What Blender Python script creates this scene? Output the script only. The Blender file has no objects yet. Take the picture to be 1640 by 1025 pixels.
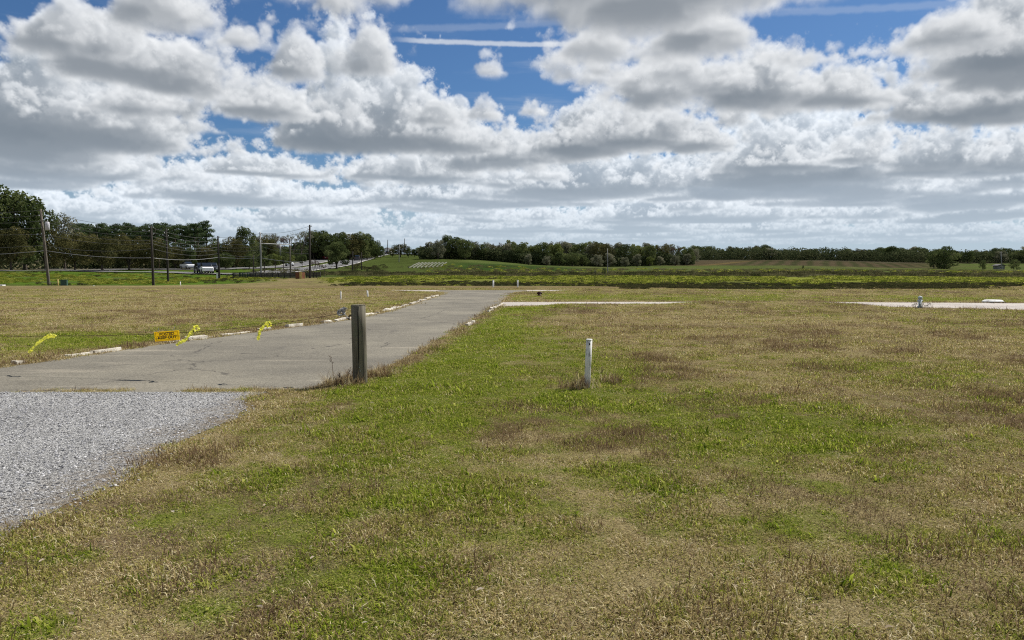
import bpy, bmesh, math, random
import numpy as np
from math import radians, sin, cos, tan, pi
from mathutils import Vector, Matrix

SC = bpy.context.scene
COL = SC.collection

# ------------------------------------------------------------------ camera
CAM_Z = 1.65
F_PX = 1216.0                        # focal length in pixels of a 1640 px wide frame
HORIZON = 425.0
PITCH = math.atan((512.5 - HORIZON) / F_PX)
cam_data = bpy.data.cameras.new('camera')
cam_data.sensor_width = 36.0
cam_data.lens = 36.0 * F_PX / 1640.0
cam_data.clip_start = 0.05
cam_data.clip_end = 20000.0
cam = bpy.data.objects.new('camera', cam_data)
COL.objects.link(cam)
cam.location = (0, 0, CAM_Z)
cam.rotation_euler = (pi / 2 - PITCH, 0, 0)
SC.camera = cam

SUN_AZ = radians(48)                 # to the right of straight ahead
SUN_EL = radians(50)
SUN_DIR = Vector((sin(SUN_AZ) * cos(SUN_EL), cos(SUN_AZ) * cos(SUN_EL), sin(SUN_EL)))


# ------------------------------------------------------------------ node helper
class NB:
    """Small helper to chain shader nodes."""
    def __init__(self, tree):
        self.t = tree
        self.n = tree.nodes
        self.l = tree.links

    def put(self, sock, v):
        if v is None:
            return
        if isinstance(v, bpy.types.NodeSocket):
            self.l.new(v, sock)
        else:
            if hasattr(sock, 'default_value'):
                try:
                    sock.default_value = v
                except Exception:
                    if isinstance(v, (int, float)):
                        sock.default_value = [v] * len(sock.default_value)
                    else:
                        sock.default_value = list(v) + [1.0]

    def math(self, op, a, b=None, c=None, clamp=False):
        n = self.n.new('ShaderNodeMath')
        n.operation = op
        n.use_clamp = clamp
        for i, v in enumerate((a, b, c)):
            self.put(n.inputs[i], v)
        return n.outputs[0]

    def add(self, a, b): return self.math('ADD', a, b)
    def sub(self, a, b): return self.math('SUBTRACT', a, b)
    def mul(self, a, b): return self.math('MULTIPLY', a, b)
    def mad(self, a, b, c): return self.math('MULTIPLY_ADD', a, b, c)

    def vmath(self, op, a, b=None, c=None):
        n = self.n.new('ShaderNodeVectorMath')
        n.operation = op
        self.put(n.inputs[0], a)
        if op == 'SCALE':
            self.put(n.inputs['Scale'], b)
        else:
            self.put(n.inputs[1], b)
            if c is not None:
                self.put(n.inputs[2], c)
        return n.outputs['Value'] if op in ('LENGTH', 'DOT_PRODUCT', 'DISTANCE') else n.outputs[0]

    def ss(self, v, a, b, lo=0.0, hi=1.0, kind='SMOOTHSTEP'):
        n = self.n.new('ShaderNodeMapRange')
        n.interpolation_type = kind
        self.put(n.inputs[0], v)
        for i, x in enumerate((a, b, lo, hi)):
            self.put(n.inputs[1 + i], x)
        return n.outputs[0]

    def noise(self, vec, scale, detail=4.0, rough=0.55, lac=2.0, dist=0.0, out=0, norm=True, dims='3D'):
        n = self.n.new('ShaderNodeTexNoise')
        n.noise_dimensions = dims
        n.normalize = norm
        self.put(n.inputs['Vector'], vec)
        self.put(n.inputs['Scale'], scale)
        self.put(n.inputs['Detail'], detail)
        self.put(n.inputs['Roughness'], rough)
        self.put(n.inputs['Lacunarity'], lac)
        self.put(n.inputs['Distortion'], dist)
        return n.outputs[out]

    def voronoi(self, vec, scale, detail=0.0, rough=0.5, feature='F1', smooth=1.0, out='Distance', rand=1.0):
        n = self.n.new('ShaderNodeTexVoronoi')
        n.feature = feature
        self.put(n.inputs['Vector'], vec)
        self.put(n.inputs['Scale'], scale)
        if 'Detail' in n.inputs:
            self.put(n.inputs['Detail'], detail)
            self.put(n.inputs['Roughness'], rough)
        if feature == 'SMOOTH_F1':
            self.put(n.inputs['Smoothness'], smooth)
        self.put(n.inputs['Randomness'], rand)
        return n.outputs[out]

    def mix(self, f, a, b, kind='MIX'):
        n = self.n.new('ShaderNodeMix')
        n.data_type = 'RGBA'
        n.blend_type = kind
        self.put(n.inputs[0], f)
        self.put(n.inputs[6], a if isinstance(a, bpy.types.NodeSocket) else tuple(a)[:3] + (1.0,))
        self.put(n.inputs[7], b if isinstance(b, bpy.types.NodeSocket) else tuple(b)[:3] + (1.0,))
        return n.outputs[2]

    def mixf(self, f, a, b):
        n = self.n.new('ShaderNodeMix')
        n.data_type = 'FLOAT'
        self.put(n.inputs[0], f)
        self.put(n.inputs[2], a)
        self.put(n.inputs[3], b)
        return n.outputs[0]

    def ramp(self, f, stops, interp='LINEAR'):
        n = self.n.new('ShaderNodeValToRGB')
        cr = n.color_ramp
        cr.interpolation = interp
        while len(cr.elements) < len(stops):
            cr.elements.new(0.5)
        for e, (p, c) in zip(cr.elements, stops):
            e.position = p
            e.color = tuple(c)[:3] + (1.0,)
        self.put(n.inputs[0], f)
        return n.outputs[0]

    def comb(self, x, y, z):
        n = self.n.new('ShaderNodeCombineXYZ')
        for i, v in enumerate((x, y, z)):
            self.put(n.inputs[i], v)
        return n.outputs[0]

    def sep(self, v):
        n = self.n.new('ShaderNodeSeparateXYZ')
        self.put(n.inputs[0], v)
        return n.outputs


def aim(u, v):
    """Azimuth and elevation (radians) of a direction given as the spot where the photograph shows it."""
    d = Vector(((u - 820) / F_PX, 1.0, (512.5 - v) / F_PX))
    d.rotate(Matrix.Rotation(-PITCH, 3, 'X'))
    d.normalize()
    return math.atan2(d.x, d.y), math.asin(d.z)


# ------------------------------------------------------------------ sky: clear air plus fair-weather cumulus
world = bpy.data.worlds.new('World')
SC.world = world
world.use_nodes = True
wt = world.node_tree
for n in list(wt.nodes):
    wt.nodes.remove(n)
W = NB(wt)
SKY_STRENGTH = 0.075
SKY_LEVEL = 0.735                    # sky against sun, paired with the exposure below
sky = wt.nodes.new('ShaderNodeTexSky')
sky.sky_type = 'NISHITA'
sky.sun_disc = False
sky.sun_elevation = SUN_EL
sky.sun_rotation = SUN_AZ
sky.altitude = 20.0
sky.air_density = 1.0
sky.dust_density = 0.6
sky.ozone_density = 2.5


# ---- cumulus field: a column-height map, eroded by tiling 3-D noise, marched ray by ray
CB = 1100.0                                             # height of the cloud bases (m)
SIG_L, SIG_V = 0.0125, 0.015                             # extinction towards the sun and along the view


def tile_noise(n, octaves, seed, gain=0.55, f0=4):
    """Tileable 3-D gradient-like noise in [-1, 1] made by smooth interpolation of random lattices."""
    r = np.random.default_rng(seed)
    out = np.zeros((n, n, n), np.float32)
    amp, f, tot = 1.0, f0, 0.0
    for o in range(octaves):
        lat = r.standard_normal((f, f, f)).astype(np.float32)
        a = lat
        for ax in range(3):
            x = np.arange(n) * f / n
            i0 = np.floor(x).astype(int)
            t = (x - i0).astype(np.float32)
            # cubic (Catmull-Rom) weights along this axis
            w = [-.5 * t + t * t - .5 * t ** 3, 1 - 2.5 * t * t + 1.5 * t ** 3,
                 .5 * t + 2 * t * t - 1.5 * t ** 3, -.5 * t * t + .5 * t ** 3]
            sh = [1, 1, 1]
            sh[ax] = n
            b = 0
            for k in range(4):
                b = b + np.take(a, (i0 + k - 1) % f, axis=ax) * w[k].reshape(sh)
            a = b
        out += a * amp
        tot += amp * amp
        amp *= gain
        f *= 2
        if f > n // 2:
            break
    return out / np.sqrt(tot)


def tri(tile, p, inv):
    """Trilinear lookup in a tiling volume; p (N,3) metres, inv = 1/tile size."""
    n = tile.shape[0]
    q = p * np.float32(inv * n)
    i = np.floor(q)
    t = q - i
    i = i.astype(np.int32) & (n - 1)
    j = (i + 1) & (n - 1)
    fl = tile.ravel()
    x0, y0, z0 = i[:, 0] * (n * n), i[:, 1] * n, i[:, 2]
    x1, y1, z1 = j[:, 0] * (n * n), j[:, 1] * n, j[:, 2]
    tx, ty, tz = t[:, 0], t[:, 1], t[:, 2]
    c00 = fl[x0 + y0 + z0] * (1 - tz) + fl[x0 + y0 + z1] * tz
    c01 = fl[x0 + y1 + z0] * (1 - tz) + fl[x0 + y1 + z1] * tz
    c10 = fl[x1 + y0 + z0] * (1 - tz) + fl[x1 + y0 + z1] * tz
    c11 = fl[x1 + y1 + z0] * (1 - tz) + fl[x1 + y1 + z1] * tz
    c0 = c00 * (1 - ty) + c01 * ty
    c1 = c10 * (1 - ty) + c11 * ty
    return c0 * (1 - tx) + c1 * tx


def bil(m, x, y):
    i = np.clip(x, 0, m.shape[0] - 1.001)
    j = np.clip(y, 0, m.shape[1] - 1.001)
    a = i.astype(np.int32)
    b = j.astype(np.int32)
    s = (i - a).astype(np.float32)
    t = (j - b).astype(np.float32)
    return (m[a, b] * (1 - s) * (1 - t) + m[a + 1, b] * s * (1 - t) + m[a, b + 1] * (1 - s) * t + m[a + 1, b + 1] * s * t)


def sst(x, a, b):
    t = np.clip((x - a) / (b - a), 0, 1)
    return t * t * (3 - 2 * t)


NSH = tile_noise(128, 4, 5, 0.55, 4)                    # shapes
NDT = tile_noise(128, 5, 9, 0.62, 6)                    # billows
NDT = 1.6 * np.abs(NDT)                                 # rounded heads with creases between
NDT = (NDT - NDT.mean()).astype(np.float32)

# column map: 60 m cells
MX0, MY0, MC = -36000.0, -14000.0, 90.0
NXM, NYM = 800, 640
CL = [  # one cumulus head each: where the photograph shows it (u, base v, top v, half width)
    (150, 228, 55, 150), (30, 240, 70, 120), (255, 190, 55, 90), (90, 215, 20, 90), (320, 215, 110, 60),
    (425, 190, 96, 85), (545, 225, -10, 75), (510, 235, 110, 90), (655, 235, 95, 100), (600, 240, 60, 90), (730, 240, 150, 60),
    (955, 140, 45, 85), (1080, 165, 20, 150), (1210, 172, 40, 140), (1330, 172, 70, 90), (1100, 150, 60, 200), (1050, 34, -90, 110), (1180, 5, -70, 90),
    (1430, 200, 55, 110), (1520, 205, 35, 110), (1600, 190, 60, 100), (1625, 120, -40, 110), (1370, 175, 80, 50),
    (955, 245, 125, 60), (1040, 235, 150, 70), (1120, 240, 175, 60),
    (1250, 275, 180, 85), (1360, 262, 205, 60), (1480, 280, 210, 80), (1590, 285, 190, 100), (1180, 285, 215, 60),
    (770, 192, 125, 55), (850, 185, 150, 35), (820, 260, 200, 45), (880, 290, 235, 60),
    (700, 290, 185, 75), (790, 300, 225, 70), (610, 285, 240, 50), (460, 285, 240, 60), (390, 280, 225, 55), (300, 290, 215, 70),
    (200, 290, 205, 90), (60, 300, 215, 110), (930, 320, 260, 60), (1080, 320, 280, 60),
    (190, 125, 5, 80), (110, 85, -30, 70), (300, 150, 45, 50), (605, 120, 5, 45), (480, 125, -20, 45), (960, 95, 15, 80), (1120, 90, -10, 120), (1260, 110, 40, 90), (1520, 75, -10, 90), (690, 200, 110, 50),
    (785, 122, 88, 26), (385, 76, 34, 44), (240, 34, -60, 90),
]
HOLES = [  # clear gaps (u, v at base level, half width, half depth factor)
    (790, 60, 110), (840, 150, 55), (350, 90, 60), (420, 88, 50), (540, 262, 80), (352, 240, 26), (1340, 50, 90), (1000, 290, 42),
    (1330, 195, 50), (800, 215, 30), (120, 0, 60), (1190, 190, 20), (900, 265, 24), (700, 130, 40), (1480, 20, 70), (690, 20, 80),
]


def ground_xy(u, v):
    """Plan position below the cloud base seen at that spot."""
    a, e = aim(u, v)
    r = CB / tan(max(e, radians(1.5)))
    return sin(a) * r, cos(a) * r, r


def fbm2(nx, ny, f, octv, seed):
    r = np.random.default_rng(seed)
    out = np.zeros((nx, ny), np.float32)
    amp, tot = 1.0, 0.0
    for o in range(octv):
        gx, gy = int(nx / f) + 4, int(ny / f) + 4
        lat = r.standard_normal((gx, gy)).astype(np.float32)
        xx, yy = np.meshgrid(np.arange(nx) / f, np.arange(ny) / f, indexing='ij')
        ix, iy = xx.astype(int), yy.astype(int)
        tx, ty = xx - ix, yy - iy
        tx, ty = tx * tx * (3 - 2 * tx), ty * ty * (3 - 2 * ty)
        out += amp * (lat[ix, iy] * (1 - tx) * (1 - ty) + lat[ix + 1, iy] * tx * (1 - ty) + lat[ix, iy + 1] * (1 - tx) * ty + lat[ix + 1, iy + 1] * tx * ty)
        tot += amp * amp
        amp *= 0.5
        f /= 2
    return out / np.sqrt(tot)


gx = MX0 + MC * np.arange(NXM)[:, None]
gy = MY0 + MC * np.arange(NYM)[None, :]
COV = fbm2(NXM, NYM, 26, 4, 31).astype(np.float32)      # the sky at large: rows of small cumulus
COV = -0.04 + 0.66 * COV
TOP = 620 + 620 * sst(COV, 0.0, 1.2)
azm = np.arctan2(gx, gy)
rr = np.hypot(gx, gy)
# where the photograph shows the nearer clouds, those replace the general scatter
inframe = sst(np.abs(azm), 0.72, 0.60) * sst(rr, 11500, 9000)
COV = COV * (1 - inframe) - 0.55 * inframe
for (u, vb, vt, hw) in CL:
    x, y, r = ground_xy(u, vb)
    w = hw / F_PX * r
    ztop = (math.tan(aim(u, vt)[1]) * r - CB) if vt < vb else 300
    ztop = min(max(ztop, 250), 2100)
    dep = max(w, 0.35 * ztop) * 1.05
    ca, sa = y / r, x / r
    lx = ((gx - x) * ca - (gy - y) * sa) / w
    ly = ((gx - x) * sa + (gy - y) * ca) / dep
    g = np.exp(-0.9 * (lx * lx + ly * ly))
    k = 1.55 * g - 0.55
    up = k > COV
    TOP = np.where(up & (g > 0.35), np.maximum(TOP * 0.3, ztop * (0.35 + 0.65 * g)), TOP).astype(np.float32)
    COV = np.maximum(COV, k).astype(np.float32)
for (u, v, hw) in HOLES:
    x, y, r = ground_xy(u, v)
    w = hw / F_PX * r
    g = np.exp(-1.0 * (((gx - x) ** 2 + (gy - y) ** 2) / (w * w)))
    COV = (COV - 1.3 * g).astype(np.float32)


def density(p, fine):
    x, y, z = p[:, 0], p[:, 1], p[:, 2]
    ix, iy = (x - MX0) / MC, (y - MY0) / MC
    cov = bil(COV, ix, iy)
    top = bil(TOP, ix, iy)
    h = (z - CB) / top
    n = tri(NSH, p, 1 / 5200.0)
    body = cov - 1.35 * np.clip(h, 0, 3) ** 1.3 + 0.42 * n
    d = tri(NDT, p, 1 / 1500.0)
    body = body + 0.26 * d
    if fine:
        near = np.exp(-np.hypot(x, y) / 9000.0)
        body = body + 0.16 * near * tri(NDT, p[:, [1, 0, 2]], 1 / 430.0)
    base = sst(h + 0.03 * n, -0.03, 0.10)
    return np.clip(body * 2.5, 0, 1) * base


def march(az, el, dmin, dmax, nsl, fine, lsteps=5):
    """RGBA of the cloud layer along each direction (front to back)."""
    n = az.size
    dirs = np.stack([np.sin(az) * np.cos(el), np.cos(az) * np.cos(el), np.sin(el)], 1).astype(np.float32)
    T = np.ones(n, np.float32)
    C = np.zeros((n, 3), np.float32)
    sd = np.array(SUN_DIR, np.float32)
    edges = np.geomspace(dmin, dmax, nsl + 1)
    rs = np.random.default_rng(3)
    jit = 0.35 + 0.3 * rs.random(n).astype(np.float32)
    sunc = np.array([1.0, .975, .94], np.float32)
    for k in range(nsl):
        ds = edges[k + 1] - edges[k]
        dist = edges[k] + ds * jit
        z = dirs[:, 2] * dist
        act = np.nonzero((T > 0.015) & (z > CB - 60) & (z < CB + 2300))[0]
        if act.size == 0:
            continue
        p = dirs[act] * dist[act][:, None]
        rho = density(p, fine)
        hit = rho > 0.004
        if not hit.any():
            continue
        act, p, rho = act[hit], p[hit], rho[hit]
        tau = np.zeros(len(act), np.float32)
        st, prev = 45.0, 0.0
        for s in range(lsteps):
            q = p + sd * np.float32(prev + st * 0.5)
            tau += density(q, False) * st
            prev += st
            st *= 1.9
        tau *= SIG_L
        hz = np.clip((p[:, 2] - CB) / 1100.0, 0, 1)
        direct = 0.66 * np.exp(-tau) + 0.26 * np.exp(-0.25 * tau) 
        amb = 0.160 + 0.19 * hz + 0.20 * sst(dist[act], 6000.0, 15000.0)
        pow_ = 1 - 0.35 * np.exp(-rho * 3.0)
        lum = direct[:, None] * sunc * 0.95 * pow_[:, None] + amb[:, None] * np.array([.83, 1.0, 1.22], np.float32)
        a = 1 - np.exp(-rho * SIG_V * ds)
        w = (T[act] * a)[:, None]
        # air between: far clouds pale towards the sky near the horizon
        far = (1 - np.exp(-dist[act] / 42000.0))[:, None]
        lum = lum * (1 - far) + far * np.array([.57, .67, .76], np.float32)
        C[act] += w * lum
        T[act] *= 1 - a
    return C, 1 - T





def cloud_image(name, a0, a1, e0, e1, w, h, dmin, nsl, fine):
    """March the cloud field over a patch of sky; premultiplied colour and cover."""
    A, E = np.meshgrid(a0 + (np.arange(w) + .5) / w * (a1 - a0), e0 + (np.arange(h) + .5) / h * (e1 - e0))
    c, al = march(A.ravel().astype(np.float32), np.maximum(E.ravel(), 0.004).astype(np.float32), dmin, 44000.0, nsl, fine)
    im = bpy.data.images.new(name, w, h, alpha=True, float_buffer=True, is_data=True)
    im.alpha_mode = 'CHANNEL_PACKED'
    im.pixels.foreach_set(np.concatenate([c, al[:, None]], 1).astype(np.float32).ravel())
    im.update()
    return im


PA, PE = 0.86, 0.50
im_front = cloud_image('cloud_front', -PA, PA, 0.0, PE, 1560, 470, 2100.0, 210, True)
im_dome = cloud_image('cloud_dome', -pi, pi, 0.0, pi / 2, 640, 160, 1050.0, 110, False)

tc = wt.nodes.new('ShaderNodeTexCoord')
DIR = W.vmath('NORMALIZE', tc.outputs['Generated'])
ds = W.sep(DIR)
az = W.math('ARCTAN2', ds[0], ds[1])
el = W.math('MAXIMUM', W.math('ARCSINE', ds[2]), 0.003)


def cloud_tex(im, a0, a1, e0, e1, ext):
    n = wt.nodes.new('ShaderNodeTexImage')
    n.image = im
    n.interpolation = 'Cubic' if im is im_front else 'Linear'
    n.extension = ext
    W.put(n.inputs[0], W.comb(W.ss(az, a0, a1, kind='LINEAR'), W.ss(el, e0, e1, kind='LINEAR'), 0.0))
    return n.outputs[0], n.outputs[1]


fc, fa = cloud_tex(im_front, -PA, PA, 0.0, PE, 'EXTEND')
dc, da = cloud_tex(im_dome, -pi, pi, 0.0, pi / 2, 'EXTEND')
win = W.mul(W.ss(W.math('ABSOLUTE', az), PA - .01, PA - .10), W.ss(el, PE - .01, PE - .08))
cc = W.mix(win, dc, fc)
ca = W.mixf(win, da, fa)

blue = W.vmath('MULTIPLY', sky.outputs[0], (SKY_STRENGTH * .49, SKY_STRENGTH * .73, SKY_STRENGTH * 1.0))      # clear Gulf air, a deeper blue
# thin high veil and vapour trails
veil = W.noise(W.vmath('MULTIPLY', DIR, (2.0, 2.0, 14.0)), 3.0, 4.0, 0.6)
blue = W.mix(W.mul(W.ss(veil, 0.52, 0.80), 0.22), blue, (.62, .68, .76))
tn = W.mul(W.sub(W.noise(DIR, 60.0, 3.0, 0.6), .5), 0.9)


def trail(u0, v0, u1, v1, w, strength):
    a0, e0 = aim(u0, v0)
    a1, e1 = aim(u1, v1)
    sl = (e1 - e0) / (a1 - a0)
    line = W.sub(el, W.mad(az, sl, e0 - sl * a0))
    line = W.math('ABSOLUTE', W.mad(tn, w, line))
    m = W.ss(line, w, w * 0.25)
    ends = W.mul(W.ss(az, a0 - .03, a0 + .02), W.ss(az, a1 + .06, a1 - .02))
    return W.mul(W.mul(m, ends), strength)


for t in ((655, 64, 920, 71, 0.0042, 0.62), (640, 46, 960, 30, 0.006, 0.14), (1240, 20, 1540, 4, 0.006, 0.16), (270, 44, 470, 82, 0.008, 0.35)):
    blue = W.mix(trail(*t), blue, (.78, .82, .87))
HAZE = (.50, .61, .71)
blue = W.mix(W.ss(el, radians(9), radians(0.0), 0.0, 0.8), blue, HAZE)
c = W.vmath('ADD', cc, W.vmath('SCALE', blue, W.sub(1.0, ca)))
c = W.mix(W.ss(el, radians(5.0), radians(0.3), 0.0, 0.6), c, HAZE)
bg = wt.nodes.new('ShaderNodeBackground')
W.put(bg.inputs[0], W.vmath('SCALE', c, SKY_LEVEL / SKY_STRENGTH))
bg.inputs[1].default_value = SKY_STRENGTH
wo = wt.nodes.new('ShaderNodeOutputWorld')
wt.links.new(bg.outputs[0], wo.inputs[0])
world.cycles.sampling_method = 'MANUAL'
world.cycles.sample_map_resolution = 512

# ------------------------------------------------------------------ sun
sun_data = bpy.data.lights.new('sun', 'SUN')
sun_data.energy = 5.0
sun_data.angle = radians(0.53)
sun_data.color = (1.0, 0.95, 0.88)
sun = bpy.data.objects.new('sun', sun_data)
COL.objects.link(sun)
sun.rotation_euler = (-SUN_DIR).to_track_quat('-Z', 'Y').to_euler()
sun.location = SUN_DIR * 60

# ------------------------------------------------------------------ exposure
SC.view_settings.view_transform = 'Standard'
SC.view_settings.look = 'None'
SC.view_settings.exposure = 0.43
SC.view_settings.gamma = 1.0
SC.view_settings.use_curve_mapping = False
SC.cycles.use_denoising = False
SC.cycles.filter_width = 1.15
SC.cycles.max_bounces = 6
SC.cycles.diffuse_bounces = 3
SC.cycles.transparent_max_bounces = 8

# ================================================================== helpers
R = random.Random(11)
RG = np.random.default_rng(11)


def tag(o, label=None, category=None, group=None, kind=None):
    for k, v in (('label', label), ('category', category), ('group', group), ('kind', kind)):
        if v:
            o[k] = v
    return o


def link(o, parent=None):
    COL.objects.link(o)
    if parent is not None:
        o.parent = parent
    return o


def empty(name, loc, rz=0.0):
    e = bpy.data.objects.new(name, None)
    e.empty_display_size = 0.2
    e.location = loc
    e.rotation_euler = (0, 0, rz)
    return link(e)


def mesh_np(name, verts, faces, smooth=False):
    """Mesh from arrays: faces (n,k) all of one size."""
    me = bpy.data.meshes.new(name)
    verts = np.asarray(verts, np.float32)
    faces = np.asarray(faces, np.int32)
    n, k = faces.shape
    me.vertices.add(len(verts))
    me.vertices.foreach_set('co', verts.ravel())
    me.loops.add(n * k)
    me.loops.foreach_set('vertex_index', faces.ravel())
    me.polygons.add(n)
    me.polygons.foreach_set('loop_start', np.arange(0, n * k, k, dtype=np.int32))
    me.polygons.foreach_set('loop_total', np.full(n, k, np.int32))
    if smooth:
        me.polygons.foreach_set('use_smooth', np.ones(n, bool))
    me.update(calc_edges=True)
    return me


class MB:
    """Collects boxes, tubes and lathed shapes; build() links them as one mesh object."""
    def __init__(self):
        self.v, self.f, self.s = [], [], []

    def poly(self, vs, fs, smooth=False):
        o = len(self.v)
        self.v += [tuple(p) for p in vs]
        self.f += [tuple(i + o for i in q) for q in fs]
        self.s += [smooth] * len(fs)
        return self

    def box(self, lo, hi, rot=None, at=(0, 0, 0)):
        (x0, y0, z0), (x1, y1, z1) = lo, hi
        vs = [Vector(p) for p in ((x0, y0, z0), (x1, y0, z0), (x1, y1, z0), (x0, y1, z0), (x0, y0, z1), (x1, y0, z1), (x1, y1, z1), (x0, y1, z1))]
        if rot is not None:
            vs = [rot @ p for p in vs]
        vs = [p + Vector(at) for p in vs]
        return self.poly(vs, [(0, 3, 2, 1), (4, 5, 6, 7), (0, 1, 5, 4), (1, 2, 6, 5), (2, 3, 7, 6), (3, 0, 4, 7)])

    def tube(self, pts, rad, n=8, cap=True, wob=0.0):
        pts = [Vector(p) for p in pts]
        if not hasattr(rad, '__len__'):
            rad = [rad] * len(pts)
        vs, fs = [], []
        for i, p in enumerate(pts):
            d = (pts[min(i + 1, len(pts) - 1)] - pts[max(i - 1, 0)]).normalized()
            a = d.cross(Vector((0, 1, 0.02)) if abs(d.y) < 0.9 else Vector((1, 0, 0))).normalized()
            b = d.cross(a)
            for k in range(n):
                t = 2 * pi * k / n
                r = rad[i] * (1 + wob * (R.random() - .5))
                vs.append(p + (a * cos(t) + b * sin(t)) * r)
        for i in range(len(pts) - 1):
            for k in range(n):
                fs.append((i * n + k, i * n + (k + 1) % n, (i + 1) * n + (k + 1) % n, (i + 1) * n + k))
        self.poly(vs, fs, True)
        if cap:
            o = len(self.v) - len(vs)
            self.f.append(tuple(o + k for k in reversed(range(n))))
            self.f.append(tuple(o + (len(pts) - 1) * n + k for k in range(n)))
            self.s += [False, False]
        return self

    def mesh(self, name):
        me = bpy.data.meshes.new(name)
        me.from_pydata(self.v, [], self.f)
        me.polygons.foreach_set('use_smooth', self.s)
        me.update()
        return me

    def build(self, name, mat, parent=None, bevel=0.0):
        me = self.mesh(name)
        if bevel:
            bm = bmesh.new()
            bm.from_mesh(me)
            bmesh.ops.bevel(bm, geom=bm.edges[:], offset=bevel, segments=2, affect='EDGES', profile=0.6)
            bm.to_mesh(me)
            bm.free()
        me.materials.append(mat)
        return link(bpy.data.objects.new(name, me), parent)


def newmat(name):
    m = bpy.data.materials.new(name)
    m.use_nodes = True
    t = m.node_tree
    for n in list(t.nodes):
        t.nodes.remove(n)
    out = t.nodes.new('ShaderNodeOutputMaterial')
    return m, NB(t), out


def surf(B, out, color, rough=0.85, normal=None, metallic=0.0, spec=0.3):
    p = B.n.new('ShaderNodeBsdfPrincipled')
    B.put(p.inputs['Base Color'], color if isinstance(color, bpy.types.NodeSocket) else tuple(color)[:3] + (1.0,))
    B.put(p.inputs['Roughness'], rough)
    B.put(p.inputs['Metallic'], metallic)
    B.put(p.inputs['Specular IOR Level'], spec)
    if normal is not None:
        B.put(p.inputs['Normal'], normal)
    B.l.new(p.outputs[0], out.inputs[0])
    return p


def bump(B, h, strength=0.4, dist=0.01):
    n = B.n.new('ShaderNodeBump')
    n.inputs['Strength'].default_value = strength
    n.inputs['Distance'].default_value = dist
    B.l.new(h, n.inputs['Height'])
    return n.outputs[0]


def obj_co(B):
    return B.n.new('ShaderNodeTexCoord').outputs['Object']


def pos(B):
    return B.n.new('ShaderNodeNewGeometry').outputs['Position']


def attr(B, name, out='Color'):
    n = B.n.new('ShaderNodeAttribute')
    n.attribute_name = name
    return n.outputs[out]


def simple(name, c0, c1=None, rough=0.8, scale=6.0, stretch=(1, 1, 1), metallic=0.0, spec=0.3, bmp=0.15, lo=.35, hi=.7, bdist=0.004):
    """Worn paint, metal, wood...: two tones broken up by noise, fine relief."""
    m, B, out = newmat(name)
    c1 = c1 or tuple(x * 0.7 for x in c0)
    co = B.vmath('MULTIPLY', obj_co(B), stretch)
    n = B.noise(co, scale, 6.0, 0.6)
    col = B.mix(B.ss(n, lo, hi), c1, c0)
    nn = bump(B, B.noise(co, scale * 5, 4.0, 0.6), bmp, bdist) if bmp else None
    surf(B, out, col, rough, nn, metallic, spec)
    return m


def gp(u, v, z=0.0):
    """Where the ray through that spot of the photograph meets the level z."""
    d = Vector(((u - 820) / F_PX, 1.0, (512.5 - v) / F_PX))
    d.rotate(Matrix.Rotation(-PITCH, 3, 'X'))
    k = (z - CAM_Z) / d.z
    return d.x * k, d.y * k


def at(u, v, D):
    """World point at depth D seen at that spot."""
    d = Vector(((u - 820) / F_PX, 1.0, (512.5 - v) / F_PX))
    d.rotate(Matrix.Rotation(-PITCH, 3, 'X'))
    d *= D / d.y
    return Vector((d.x, d.y, d.z + CAM_Z))


# ------------------------------------------------------------------ plan noise
_lat = np.random.default_rng(77).random((256, 256)).astype(np.float32)


def vn(x, y, f, octv=4, seed=0, gain=0.5):
    x = np.asarray(x, np.float64) * f + 37.1 * seed
    y = np.asarray(y, np.float64) * f + 91.7 * seed
    s, a, t = 0.0, 1.0, 0.0
    for o in range(octv):
        i, j = np.floor(x), np.floor(y)
        tx, ty = x - i, y - j
        tx, ty = tx * tx * (3 - 2 * tx), ty * ty * (3 - 2 * ty)
        i, j = i.astype(np.int64) & 255, j.astype(np.int64) & 255
        k, l = (i + 1) & 255, (j + 1) & 255
        s = s + a * (_lat[i, j] * (1 - tx) * (1 - ty) + _lat[k, j] * tx * (1 - ty) + _lat[i, l] * (1 - tx) * ty + _lat[k, l] * tx * ty)
        t += a
        a *= gain
        x, y = x * 2.03 + 11.3, y * 2.03 + 5.7
    return s / t


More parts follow.
